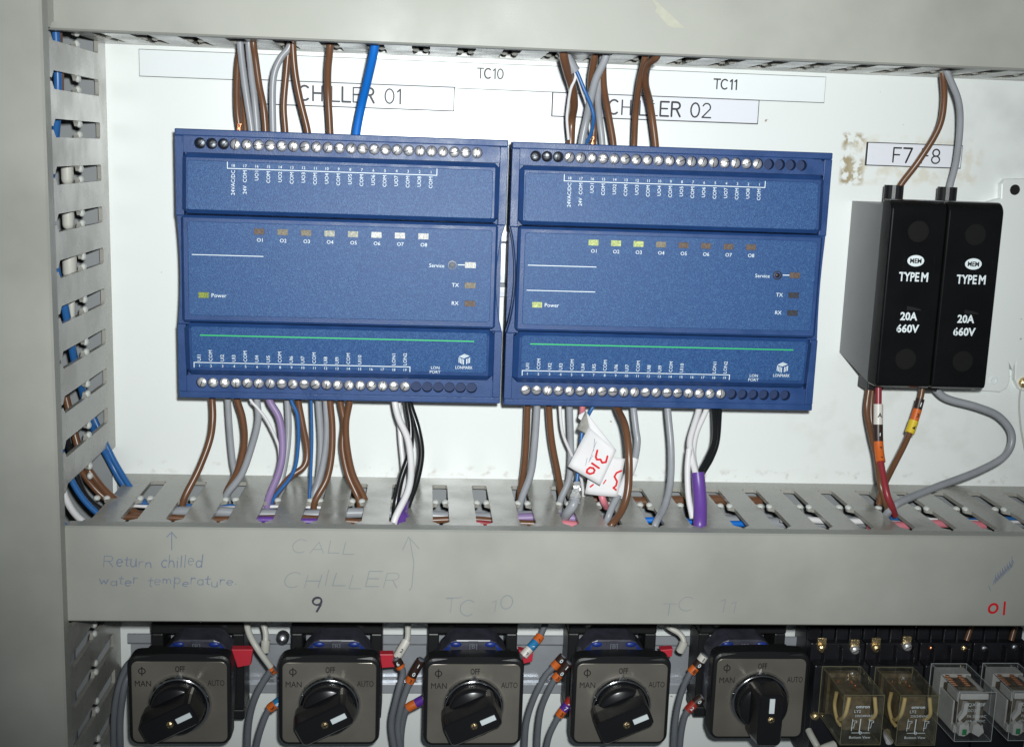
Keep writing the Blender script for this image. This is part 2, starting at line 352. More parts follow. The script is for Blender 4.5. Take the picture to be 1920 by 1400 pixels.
# ------------------------------------------------------------------ wires
def spline(pts, n=7):
    p = [Vector(a) for a in pts]; p = [p[0]*2-p[1]]+p+[p[-1]*2-p[-2]]; out = []
    for i in range(1, len(p)-2):
        for k in range(n):
            t = k/n; a, b, c, d = p[i-1], p[i], p[i+1], p[i+2]
            out.append(.5*((2*b)+(c-a)*t+(2*a-5*b+4*c-d)*t*t+(-a+3*b-3*c+d)*t*t*t))
    out.append(p[-2]); return out
def wire(label, mt, pts, r, group=None, cat='wire', name='wire', n=10):
    path = spline(pts); o = MB().tube(path, r, n).build(name, mt)
    tag(o, label, cat, group); return o, path
def top_wire(label, mt, px, r, group, dend=40):
    p0 = PY(*px[0], 48, 12, 74); n = len(px); pts = [(p0[0], 60, p0[2]), p0]
    for i in range(1, n): pts.append(P(*px[i], p0[2]+(dend-p0[2])*min(1, i/(n-1)*1.25)))
    q = pts[-1]; pts.append((q[0], q[1]-9, dend)); return wire(label, mt, pts, r, group)
def low_wire(label, mt, px, r, group, d0=36, dmin=30):
    n = len(px); pe = PY(*px[-1], -180.6, dmin, 88); a = P(*px[0], d0); pts = [(a[0], a[1]+9, d0), a]
    for i in range(1, n-1): pts.append(P(*px[i], d0+(pe[2]-d0)*(i/(n-1))**1.5))
    pts.append(pe); pts.append((pe[0]-.3, -190, pe[2]-2)); return wire(label, mt, pts, r, group)
def marker(parent, path, f0, f1, r, mt, ch=None, chm='ink', h=2.4, rot=90):
    n = len(path)-1; i0, i1 = f0*n, f1*n
    def at(u): i = min(int(u), n-1); return path[i].lerp(path[i+1], u-i)
    pts = [at(i0+(i1-i0)*k/4) for k in range(5)]
    o = MB().tube(pts, r, 12).build('wire_marker', mt, parent)
    if ch:
        c = at((i0+i1)/2); t = (pts[-1]-pts[0]); ang = math.degrees(math.atan2(t.y, t.x))
        mb = MB(); a = math.radians(ang+rot)
        ox, oy = math.cos(a+math.pi/2)*h*.5, math.sin(a+math.pi/2)*h*.5
        text(mb, ch, c.x-ox, c.y-oy, lambda x, y: c.z+r+.05, h, ang+rot, bold=.02); mb.build('printed_character', chm, o)
    return o
# ================================================================== the panel
pn = MB().box(-330, 420, -420, 210, -2, 0).build('back_panel', 'panel'); tag(pn, kind='structure')

# ================================================================== cable ducts
def cell(mb, a0, a1, H, fn, th=2., half=4.1, slit=.85, left=True, right=True):
    """one finger of a slotted duct wall between the slot centred at a0 and the slot centred at a1"""
    t0, t1 = 14, H-11; k = H*.5; r = 1.2
    def side(c, sg):
        return [(c, t0), (c+sg*(half-r), t0), (c+sg*half, t0+r), (c+sg*half, k-4), (c+sg*(half-1.2), k-2.6), (c+sg*1.5, k-1.6), (c+sg*1.2, k), (c+sg*1.5, k+1.6), (c+sg*(half-1.2), k+2.6), (c+sg*half, k+4),
                (c+sg*half, t1-2.2), (c+sg*(slit+1), t1), (c+sg*slit, t1+.8), (c+sg*slit, H-1.8)]
    pts = [(a0, 0), (a1, 0)]+side(a1, -1)+list(reversed(side(a0, 1)))
    mb.prism(pts, 0, -th, fn)
def knobs(mb, c, H, kfn):
    for sg in (-1, 1): mb.ball(kfn(c+sg*2.5, H*.5), *kfn.rad, n=10)
def kf(mapping, rad):
    f = lambda a, t: mapping(a, t, -.2); 
    class K:
        def __call__(s, a, t): return mapping(a, t, -.1)
    k = K(); k.rad = rad; return k
# --- lower duct
YL, HL, XS, PL = -180.5, 97, -140., 21.6
t = thing('cable_duct', 'lower horizontal grey slotted cable duct with handwriting on its flat cover', 'cable duct', (80, -203, 0), 'grey slotted cable ducts')
mb = MB(); mp = lambda a, b, c: (a, YL+c, b)
kb = MB(); kk = kf(mp, (1.9, 1.5, 2.3))
for i in range(-1, 24): cell(mb, XS+PL*i, XS+PL*(i+1), HL-3, mp)
for i in range(-1, 24): knobs(kb, XS+PL*i, HL-3, kk)
wl = mb.build('slotted_side', 'duct', t); kb.build('break_off_points', 'knob', wl)
mb = MB(); mp2 = lambda a, b, c: (a, -225.5-c, b)
for i in range(-1, 24): cell(mb, XS+PL*i, XS+PL*(i+1), HL-3, mp2)
mb.build('slotted_side', 'duct', t)
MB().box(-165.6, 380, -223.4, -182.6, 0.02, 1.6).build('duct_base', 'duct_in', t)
lid = MB(); lid.prism([(-226.7,88),(-226.7,HL),(-225.9,HL+1),(-180.1,HL+1),(-179.3,HL),(-179.3,89.5),(-180.3,89.5),(-180.3,HL-1.4),(-225.6,HL-1.4),(-225.6,88)], -165.4, 380, lambda a, b, c: (c, a, b))
lido = lid.build('duct_cover', 'duct_lid', t)
FD = lambda x, y: HL+1.0
def LP(px, py): return P(px, py, HL+1)
hw = MB()
def hwrite(s, px0, py0, px1, h_px, wd, jit=.2, slant=.08, mb=hw, py1=None):
    a = LP(px0, py0); b = LP(px1, py1 or py0); strokes(mb, s, a[0], a[1], b[0], h_px*.247, wd, FD, jit, slant, dy=b[1]-a[1])
hwrite('Return chilled', 192, 1060, 382, 25, .42, py1=1062)
hwrite('water temperature.', 186, 1095, 447, 20, .42, py1=1098)
def line_px(mb, pl, wd): mb.ribbon([LP(*p)[:2] for p in pl], wd, FD, .1)
line_px(hw, [(322,1030),(322,997)], .45); line_px(hw, [(313,1006),(322,997),(331,1008)], .45)
line_px(hw, [(1898,1043),(1897,1048),(1901,1055)], .35)
sc = [(1857,1106),(1854,1098)]; line_px(hw, sc, .35)
pp = [(1862,1096)]
for k in range(16): pp += [(1864+k*2.2, 1086-k*2.1-(7 if k % 2 else 0)), (1866+k*2.2, 1093-k*2.1)]
line_px(hw, pp, .3)
hw.build('pen_writing', 'pen', lido)
hw = MB()
hwrite('CALL', 546, 1036, 668, 24, .35, mb=hw, jit=.14, slant=.2)
hwrite('CHILLER', 530, 1100, 752, 28, .35, mb=hw, jit=.14, slant=.25)
hw.build('faint_pen_writing', 'penfaint', lido); hw = MB()
line_px(hw, [(755,1030),(766,1006),(786,1028)], .35); line_px(hw, [(768,1008),(776,1055),(772,1100),(768,1106)], .35)
hw.build('faint_pen_arrow', 'penfaint', lido); hw = MB()
hwrite('TC', 832, 1148, 895, 32, .35, mb=hw); hwrite('10', 918, 1142, 966, 26, .35, mb=hw)
line_px(hw, [(838,1122),(866,1119)], .3); hw.build('faint_pen_writing', 'penfaint', lido); hw = MB()
hwrite('TC', 1240, 1148, 1306, 28, .35, mb=hw); hwrite('11', 1345, 1146, 1385, 24, .35, mb=hw, slant=.12)
hw.build('faint_pen_writing', 'penfaint', lido)
hw = MB(); hwrite('9', 582, 1142, 606, 26, .75, mb=hw, jit=0, slant=.1); hwrite('9', 583, 1143, 607, 25, .5, mb=hw, jit=0, slant=.1)
hw.build('pen_number', 'blackpen', lido)
hw = MB(); hwrite('0', 1851, 1148, 1873, 19, 1.1, mb=hw, jit=0); line_px(hw, [(1884,1128),(1882,1151)], 1.1)
hw.build('red_number', 'redink', lido)
# --- left duct
XL, HLf = -166.1, 105
t = thing('cable_duct', 'vertical grey slotted cable duct down the left edge of the panel', 'cable duct', (-200, -100, 0), 'grey slotted cable ducts')
mb = MB(); kb = MB(); mpl = lambda a, b, c: (XL+c, a, b); kk = kf(mpl, (1.5, 1.9, 2.3))
ys = [25-21.15*k for k in range(-3, 20)]
for ka, kb_ in ((-3, 9), (12, 19)):
    mb = MB(); kb = MB()
    for k in range(ka, kb_): cell(mb, ys[k+4], ys[k+3], HLf-3, mpl)
    for k in range(ka, kb_+1): knobs(kb, ys[k+3], HLf-3, kk)
    wl = mb.build('slotted_side', 'duct', t); kb.build('break_off_points', 'knob', wl)
MB().box(-236, -234, -400, 110, 0, HLf-3).build('outer_side', 'duct', t)
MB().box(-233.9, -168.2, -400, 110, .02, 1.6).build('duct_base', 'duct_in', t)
lid = MB(); lid.prism([(-237,96),(-237,HLf),(-236.2,HLf+1),(XL-.3,HLf+1),(XL+.7,HLf),(XL+.7,97),(XL+.15,97),(XL+.15,HLf-1.4),(-236.05,HLf-1.4),(-236.05,96)], -400, 110, lambda a, b, c: (a, c, b))
lid.build('duct_cover', 'duct_lid', t)
# --- top duct
YT, HT = 48, 85
t = thing('cable_duct', 'top horizontal grey slotted cable duct with a tan smear on its cover', 'cable duct', (80, 72, 0), 'grey slotted cable ducts')
mb = MB(); kb = MB(); mpt = lambda a, b, c: (a, YT-c, b); kk = kf(mpt, (1.6, .9, 1.7))
for i in range(-1, 24): cell(mb, -134.5+21.83*i, -134.5+21.83*(i+1), HT-3, mpt, half=4.4)
for i in range(-1, 24): knobs(kb, -134.5+21.83*i, HT-3, kk)
mb.box(XL+.2, -156.4, YT, YT+2, 0, HT-3)
wl = mb.build('slotted_side', 'duct', t); kb.build('break_off_points', 'duct', wl)
MB().box(-165.6, 380, 106, 108, 0, HT-3).build('outer_side', 'duct', t)
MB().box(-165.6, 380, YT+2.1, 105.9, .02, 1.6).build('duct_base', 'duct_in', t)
lid = MB(); lid.prism([(109,77),(109,HT),(108.2,HT+1),(YT-.4,HT+1),(YT-1.2,HT),(YT-1.2,78),(YT-.2,78),(YT-.2,HT-1.4),(108.05,HT-1.4),(108.05,77)], -170.6, 380, lambda a, b, c: (c, a, b))
lt = lid.build('duct_cover', 'duct_lid', t)
mb = MB(); pl = [(1222,0),(1232,14),(1228,22),(1240,34),(1252,48),(1262,52),(1284,53),(1270,40),(1256,26),(1240,12),(1228,0),(1218,-12),(1208,-12)]
mb.add([(lambda q: (q[0], q[1], HT+1.06))(P(*p, HT+1)) for p in pl], [tuple(range(len(pl)))]); mb.build('tan_smear', 'stain', lt)

# ================================================================== rails
def rail(label, x0, x1, yc, dbase=.3):
    pr = [(17.5,6.5),(17.5,7.5),(12.5,7.5),(11.5,6.8),(11.5,2.0),(10.5,1.0),(-10.5,1.0),(-11.5,2.0),(-11.5,6.8),(-12.5,7.5),(-17.5,7.5),(-17.5,6.5),(-13,6.5),(-12.5,6),(-12.5,1.2),(-11,0),(11,0),(12.5,1.2),(12.5,6),(13,6.5)]
    mb = MB(); mb.prism([(yc+a, dbase+b) for a, b in pr], x0, x1, lambda a, b, c: (c, a, b))
    return tag(mb.build('mounting_rail', 'rail'), label, 'rail', 'metal mounting rails')
rail('zinc mounting rail behind the two blue controllers, glinting in the gap between them', -108, 192, -59)
x0 = P(240, 1200, 7)[0]; ytop = P(700, 1189, 7)[1]; x1 = P(1530, 1200, 7)[0]
rail('zinc mounting rail behind the row of rotary switches', x0, x1, ytop-17.5)

# ================================================================== labels on the panel
def eng_label(name, label, corners, txts, dfront=1.9, mt='label', border=.45):
    q = [P(*c, dfront) for c in corners]; x0 = (q[0][0]+q[3][0])/2; x1 = (q[1][0]+q[2][0])/2; y1 = (q[0][1]+q[1][1])/2; y0 = (q[2][1]+q[3][1])/2
    t = thing(name, label, 'label', ((x0+x1)/2, (y0+y1)/2, 0), 'engraved labels on the panel')
    MB().box(x0-border, x1+border, y0-border, y1+border, 0.02, dfront-.5, .1, 1).build('black_backing', 'engrave', t)
    fr = MB().box(x0, x1, y0, y1, dfront-.5, dfront, .2, 2).build('white_face', mt, t)
    mb = MB()
    for s, pa, pb, h, wd in txts:
        a = P(*pa, dfront); b = P(*pb, dfront); strokes(mb, s, a[0], (a[1]+b[1])/2, b[0], h, wd, lambda x, y: dfront, th=.04)
    mb.build('engraved_lettering', 'engrave', fr); return t
eng_label('panel_label', 'long pale label strip engraved TC10 and TC11 under the top duct', [(260,93),(1549,145),(1545,193),(262,142)], [('TC10',(895,147),(946,148),5.0,.62), ('TC11',(1338,167),(1384,168),5.0,.62)], 1.5, 'striplabel', .25)
eng_label('panel_label', 'white label engraved CHILLER 01 above the left controller', [(478,151),(851,164),(851,206),(476,196)], [('CHILLER 01',(560,190),(756,193),7.4,.85)], 2.2)
eng_label('panel_label', 'white label engraved CHILLER 02 above the right controller', [(1037,173),(1423,190),(1420,233),(1036,216)], [('CHILLER 02',(1140,215),(1336,220),7.4,.8)], 2.2)
eng_label('panel_label', 'small white label engraved F7 F8 amid brown glue stains', [(1628,266),(1804,276),(1801,317),(1626,307)], [('F7 F8',(1672,304),(1766,307),7.6,.75)], 2.2)

# ================================================================== blue controllers
CT = {}
def controller(dx, dy, label, ledcols, svc, port, scoopL, scoopR, dim_top, second_line):
    q = lambda px, py, d: (lambda a: (a[0]+dx, a[1]+dy, a[2]))(P(px, py, d))
    D0, D1 = 52., 60.
    xl, yt, _ = P(327.5, 240.5, D0); xr, yb, _ = P(939, 751, D0); xl += dx; xr += dx; yt += dy; yb += dy
    xr = xl+161.3; yb = yt-132.2
    t = thing('blue_controller', label, 'controller', ((xl+xr)/2, (yt+yb)/2, 0), 'blue controllers')
    ym1 = yt-41.5; ym0 = yt-95
    # outline of the housing front with a finger scoop in each long side
    def outline(inset=0):
        pts = [(xl+inset, yb+inset), (xr-inset, yb+inset)]
        for k in range(13): a = math.pi*k/12; pts.append((xr-inset-scoopR*math.sin(a)**.8, ym0+(ym1-ym0)*k/12))
        pts += [(xr-inset, yt-inset), (xl+inset, yt-inset)]
        for k in range(13): a = math.pi*k/12; pts.append((xl+inset+scoopL*math.sin(a)**.8, ym1+(ym0-ym1)*k/12))
        return pts
    row = [None, None]
    ytt = q(385, 269, D0)[1]; ybb = q(378, 717, D0)[1]
    top_c = [(q(374.7+21.68*i, 268.5, D0)[0]+.0, ytt+.0) for i in range(25)]
    bot_c = [(q(378+21.1*i, 717, D0)[0], ybb) for i in range(25)]
    # fix perspective rounding: even spacing along the row
    for c in (top_c, bot_c):
        x0_, x1_ = c[0][0], c[-1][0]
        for i in range(25): c[i] = (x0_+(x1_-x0_)*i/24, c[i][1])
    mb = MB(); mb.prism(outline(), D0-13, D0-4.5, bev=0)
    mb.box(xl+.9, xr-.9, yb+1, yt-1, 22, D0-13.05); mb.box(xl+1.6, xr-1.6, yb+14, yt-14, 8, 21.95)                   # narrower rear part that sits on the rail
    body = mb.build('housing', 'blue', t)
    # front skin with real holes for the terminal rows
    mb = MB(); bm = bmesh.new(); rr = 2.75
    def ring(pts, z): return [bm.verts.new((p[0], p[1], z)) for p in pts]
    def holed(xa, xb, ya, yb_, cs, first_holes):
        n = 16; pitch = cs[1][0]-cs[0][0]; edges = [xa]+[c[0]+pitch/2 for c in cs[:-1]]+[xb]
        for i, c in enumerate(cs):
            l, r = edges[i], edges[i+1]; per = []; cir = []
            for k in range(n):
                a = 2*math.pi*(k+.5)/n; ux, uy = math.cos(a), math.sin(a)
                hx = (r-c[0]) if ux > 0 else (c[0]-l); hy = (yb_-c[1]) if uy > 0 else (c[1]-ya)
                sc_ = min(hx/abs(ux), hy/abs(uy)); per.append((c[0]+ux*sc_, c[1]+uy*sc_)); cir.append((c[0]+rr*ux, c[1]+rr*uy))
            corners = [(r, yb_), (l, yb_), (l, ya), (r, ya)]
            V = [(p[0], p[1], D0) for p in per]+[(p[0], p[1], D0) for p in cir]+[(p[0], p[1], D0-4.2) for p in cir]+[(p[0], p[1], D0) for p in corners]
            F = [(k, (k+1) % n, n+(k+1) % n, n+k) for k in range(n)]
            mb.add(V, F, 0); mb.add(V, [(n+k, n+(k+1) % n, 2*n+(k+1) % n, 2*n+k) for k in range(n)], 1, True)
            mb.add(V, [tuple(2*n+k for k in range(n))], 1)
            # corner triangles
            for ci, cc in enumerate(corners):
                best = sorted(range(n), key=lambda k: (per[k][0]-cc[0])**2+(per[k][1]-cc[1])**2)[:2]
                pa, pb = per[best[0]], per[best[1]]
                mb.add([(*pa, D0), (*pb, D0), (*cc, D0)], [(0, 1, 2)], 0)
    e = .0
    yA = q(340, 254, D0)[1]; yB = q(340, 285, D0)[1]; ya2 = q(345, 703, D0)[1]; yb2 = q(345, 733, D0)[1]
    holed(xl+4, xr-4, yB, yA, top_c, 3); holed(xl+4, xr-4, yb2, ya2, bot_c, 0)
    # solid rim of the front skin
    rim = D0+.9
    mb.box(xl, xr, yA, yt, D0-4.5, rim, .5); mb.box(xl, xl+4, ym1, yA-.02, D0-4.5, rim, .3); mb.box(xr-4, xr, ym1, yA-.02, D0-4.5, rim, .3)
    mb.box(xl, xr, yb, yb2, D0-4.5, rim, .5); mb.box(xl, xl+4, yb2+.02, ym0, D0-4.5, rim, .3); mb.box(xr-4, xr, yb2+.02, ym0, D0-4.5, rim, .3)
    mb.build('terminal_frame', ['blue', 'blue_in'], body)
    mid = []
    for k in range(13): a = math.pi*k/12; mid.append((xr-.3-scoopR*math.sin(a)**.8, ym0+(ym1-ym0)*k/12))
    for k in range(13): a = math.pi*k/12; mid.append((xl+.3+scoopL*math.sin(a)**.8, ym1+(ym0-ym1)*k/12))
    MB().prism(mid, D0-4.5, D0+.9, bev=.4).build('grip_band', 'blue', body)
    # ---- covers
    ix0, ix1 = xl+4.0, xr-4.2
    def cover(name, y0, y1, da, db, bev, mt='blue'):
        """raised lid: outline box whose front plane goes from depth da at y1 (upper edge) to db at y0"""
        m_ = MB(); m_.box(ix0, ix1, y0, y1, D0-1, 1e3, 0); vs = []
        bm = bmesh.new(); bmesh.ops.create_cube(bm, size=1)
        for v in bm.verts:
            x = (ix0+ix1)/2+v.co.x*(ix1-ix0); y = (y0+y1)/2+v.co.y*(y1-y0); d = (da if v.co.y > 0 else db) if v.co.z > 0 else D0-1
            v.co = Vector((x, y, d))
        bmesh.ops.bevel(bm, geom=[e for e in bm.edges if (e.verts[0].co.z+e.verts[1].co.z)/2 > D0], offset=bev, segments=1, affect='EDGES')
        m2 = MB(); m2.frombm(bm); return m2.build(name, mt, t)
    def inset(parent, x0, x1, y0, y1, dfn, r=1.6, th=.35):
        pts = []
        for cx, cy, a0 in ((x1-r, y1-r, 0), (x0+r, y1-r, 90), (x0+r, y0+r, 180), (x1-r, y0+r, 270)):
            pts += arc(cx, cy, r, r, a0, a0+90, 5)
        m_ = MB(); bm = bmesh.new(); vb = [bm.verts.new((p[0], p[1], dfn(*p)-.2)) for p in pts]; f = bm.faces.new(vb)
        g = bmesh.ops.extrude_face_region(bm, geom=[f])
        for v in [e for e in g['geom'] if isinstance(e, bmesh.types.BMVert)]: v.co.z = dfn(v.co.x, v.co.y)+th
        ff = [e for e in g['geom'] if isinstance(e, bmesh.types.BMFace)]
        bmesh.ops.bevel(bm, geom=list(ff[0].edges), offset=.25, segments=1, affect='EDGES')
        m_.frombm(bm); return m_.build('textured_face', 'bluegrain', parent)
    yc1, yc0 = q(340, 286, 56)[1], q(340, 400.5, D1)[1]
    yd1, yd0 = q(335, 402, D1)[1], q(330, 603, D1)[1]
    ye1, ye0 = q(340, 606, D1)[1], q(345, 702, 56)[1]
    cu = cover('upper_cover', yc0+.15, yc1, 56.6, 59.2, 2.2); fu = lambda x, y: 56.6+(59.2-56.6)*(yc1-y)/(yc1-yc0)
    cm = cover('middle_cover', yd0+.15, yd1-.15, 61.0, 61.0, 1.2); fm = lambda x, y: 61.0
    cl = cover('lower_cover', ye0, ye1-.1, 59.0, 56.0, 2.6); fl_ = lambda x, y: 59.0+(56.0-59.0)*(ye1-y)/(ye1-ye0)
    iu = inset(cu, ix0+2.6, ix1-3.2, yc0+2.0, yc1-3.4, fu); im = inset(cm, ix0+3.2, ix1-2.8, yd0+3.6, yd1-3.0, fm); il = inset(cl, ix0+3.6, ix1-3.4, ye0+4.0, ye1-1.4, fl_)
    T = .40
    # ---- upper lettering
    pr = MB(); up = ['24VAC/DC', '24V  COM', 'UO1', 'COM', 'UO2', 'COM', 'UO3', 'COM', 'UO4', 'COM', 'UO5', 'COM', 'UO6', 'COM', 'UO7', 'COM', 'UO8', 'COM']
    yl_ = q(430, 316, 58)[1]
    for i, s in enumerate(up):
        x = top_c[3+i][0]*(650-57.5)/(650-D0) if 0 else top_c[3+i][0]-(.0)
        text(pr, s, x+.75, yl_-.8, fu, 1.75, 90, 'r', th=T)
        text(pr, str(18-i), x, yl_+.75, fu, 1.35, 0, 'c', th=T)
    xa, xb = top_c[3][0]-3.0, top_c[20][0]+3.0
    pr.box(xa, xb, yl_-.17, yl_+.17, fu(0, yl_)+T-.1, fu(0, yl_)+T+.03); pr.box(xa, xa+.34, yl_+.18, yl_+3.2, fu(0, yl_)+T-.2, fu(0, yl_)+T-.01); pr.box(xb-.34, xb, yl_+.18, yl_+3.2, fu(0, yl_)+T-.2, fu(0, yl_)+T-.01)
    pr.build('printed_lettering', 'white', iu)
    # ---- middle
    pr = MB()
    for i in range(8):
        x, y, _ = q(486+44*i, 434, D1+1); y = q(486, 434, D1+1)[1]
        m_ = MB(); m_.box(x-2.5, x+2.5, y-1.45, y+1.45, D1+.8, D1+1.5, .12, 1); m_.build('indicator_window', ledcols[i], im)
        text(pr, 'O%d' % (i+1), x+.3, q(486, 451, D1+1)[1]-.6, fm, 1.75, th=T)
    def bar(pa, pb, th_=.34):
        a = q(*pa, D1+1); b = q(*pb, D1+1); pr.box(a[0], b[0], a[1]-th_/2, a[1]+th_/2, D1+1.3, D1+1.42)
    bar((360, 477), (494, 480))
    if second_line: bar((360, 525), (494, 528))
    x, y, _ = q(382, 553, D1+1); MB().box(x-2.5, x+2.5, y-1.4, y+1.4, D1+.8, D1+1.5, .12, 1).build('indicator_window', ledcols[8], im)
    a = q(397, 557, D1+1); text(pr, 'Power', a[0], a[1], fm, 1.9, 0, 'l', th=T)
    a = q(833, 500, D1+1); text(pr, 'Service', a[0], a[1]-.4, fm, 1.8, 0, 'r', th=T)
    for k, (s, py) in enumerate((('', 497), ('TX', 535), ('RX', 569))):
        px = 882-(0 if k == 0 else k*.5); x, y, _ = q(px, py, D1+1)
        MB().box(x-2.7, x+2.7, y-1.45, y+1.45, D1+.8, D1+1.5, .12, 1).build('indicator_window', svc[k], im)
        if s: text(pr, s, x-7.3, y-.9, fm, 1.85, 0, 'c', th=T)
        else: pr.box(x-6.2, x-2.8, y-.2, y+.2, D1+1.3, D1+1.42)
    x, y, _ = q(848, 497, D1+1)
    b = MB(); b.lathe(x, y, [(2.3, D1+1.2), (2.2, D1+1.75), (1.75, D1+1.8), (1.65, D1+1.0)], 20, sm=False); b.lathe(x, y, [(1.6, D1+1.1), (1.5, D1+1.3), (0, D1+1.6)], 16); b.build('service_button', port, im)
    pr.build('printed_lettering', 'white', im)
    # ---- lower
    pr = MB(); lo = ['UI1', 'COM', 'UI2', 'UI3', 'COM', 'UI4', 'UI5', 'COM', 'UI6', 'UI7', 'COM', 'UI8', 'UI9', 'COM', 'UI10', '', '', 'LON1', 'LON2']
    y_ = q(366, 679, 57)[1]
    for i, s in enumerate(lo):
        x = bot_c[i][0]
        if s: text(pr, s, x+.75, y_+.8, fl_, 1.75, 90, 'l', th=T)
        text(pr, str(i+1), x, y_-2.3, fl_, 1.35, 0, 'c', th=T)
    xa, xb = bot_c[0][0]-2.8, bot_c[18][0]+2.6; z = fl_(0, y_)+T
    pr.box(xa, xb, y_-.17, y_+.17, z-.2, z+.03); pr.box(xa, xa+.34, y_-2.6, y_-.18, z-.2, z-.05); pr.box(xb-.34, xb, y_-2.6, y_-.18, z-.2, z-.05)
    x, y, _ = q(816, 690, 57); text(pr, 'LON', x, y-.5, fl_, 1.5, th=T); text(pr, 'PORT', x, y-2.7, fl_, 1.5, th=T)
    x, y, _ = q(870, 688, 57); text(pr, 'LONMARK', x, y-1.0, fl_, 1.6, width=8.6, th=T)
    lx, ly = x, y+3.5                                           # woven-bar cube emblem: three fans of parallel bars
    for k in range(4):
        u = k*.75
        pr.ribbon([(lx-2.6+u, ly+1.2-u*.42+.15), (lx-2.6+u, ly-1.2-u*.42+.1)], .38, fl_, T)
        pr.ribbon([(lx+2.7-u, ly+1.2-u*.42+.15), (lx+2.7-u, ly-1.2-u*.42+.1)], .38, fl_, T) if k < 3 else None
        pr.ribbon([(lx-2.4+u*.9, ly+1.9-u*.3), (lx+.2+u*.9, ly+3.2-u*.35)], .36, fl_, T)
    pr.build('printed_lettering', 'white', il)
    gl = MB(); a = q(375, 628, 58.5); b = q(889, 643, 58.5); gl.box(a[0], b[0], a[1]-.3, a[1]+.3, fl_(0, a[1])+T-.1, fl_(0, a[1])+T+.06); gl.build('green_line', 'green', il)
    # ---- screws
    def screw(c, mt, depth, big=False):
        m_ = MB(); r = 2.55; m_.lathe(c[0], c[1], [(r, D0-4.1), (r, depth-.75), (r*.9, depth-.4), (r*.66, depth-.05), (r*.33, depth+.14), (.02, depth+.2)], 14)
        tx, ty = random.uniform(-.16, .16), random.uniform(-.16, .16)
        m_.v = [(v[0], v[1], v[2]+(tx*(v[0]-c[0])+ty*(v[1]-c[1]) if v[2] > D0-4 else 0)) for v in m_.v]
        a = random.uniform(-50, 50)+40; ca, sa = math.cos(math.radians(a)), math.sin(math.radians(a))
        for q_ in range(6): m_.ribbon([(c[0]+(-2.1+.7*q_)*ca, c[1]+(-2.1+.7*q_)*sa), (c[0]+(-1.4+.7*q_)*ca, c[1]+(-1.4+.7*q_)*sa)], .4, lambda x, y: depth+.2-.10*((x-c[0])**2+(y-c[1])**2)+tx*(x-c[0])+ty*(y-c[1]), .04, 1)
        m_.build('terminal_screw', [mt, 'matteblack'], t)
    for i, c in enumerate(top_c):
        if 3 <= i <= 20: screw(c, 'steel', D0-.6)
        elif dim_top(i): screw(c, 'steel' if i > 20 else 'deepscrew', D0-2.6)
    for i, c in enumerate(bot_c):
        if i < 19: screw(c, 'steel', D0-.2)
    return t, top_c, bot_c
controller(0, 0, 'left blue controller, its row of output windows turning paler to the right', ['led_off','led_dim','led_dim','led_pale','led_pale','led_white','led_white','led_white','led_olive'],
           ['led_white','led_dim','led_off'], 'fusegrey', 1.4, 3.6, lambda i: i < 3 or i > 20, False)
controller(163.2, -.6, 'right blue controller with three yellow-green output windows, beside the black fuse holders', ['led_green','led_green','led_green','led_dim','led_off','led_off','led_off','led_off','led_green'],
           ['led_off','led_dark','led_dark'], 'mblack', 3.6, .8, lambda i: i < 3, True)

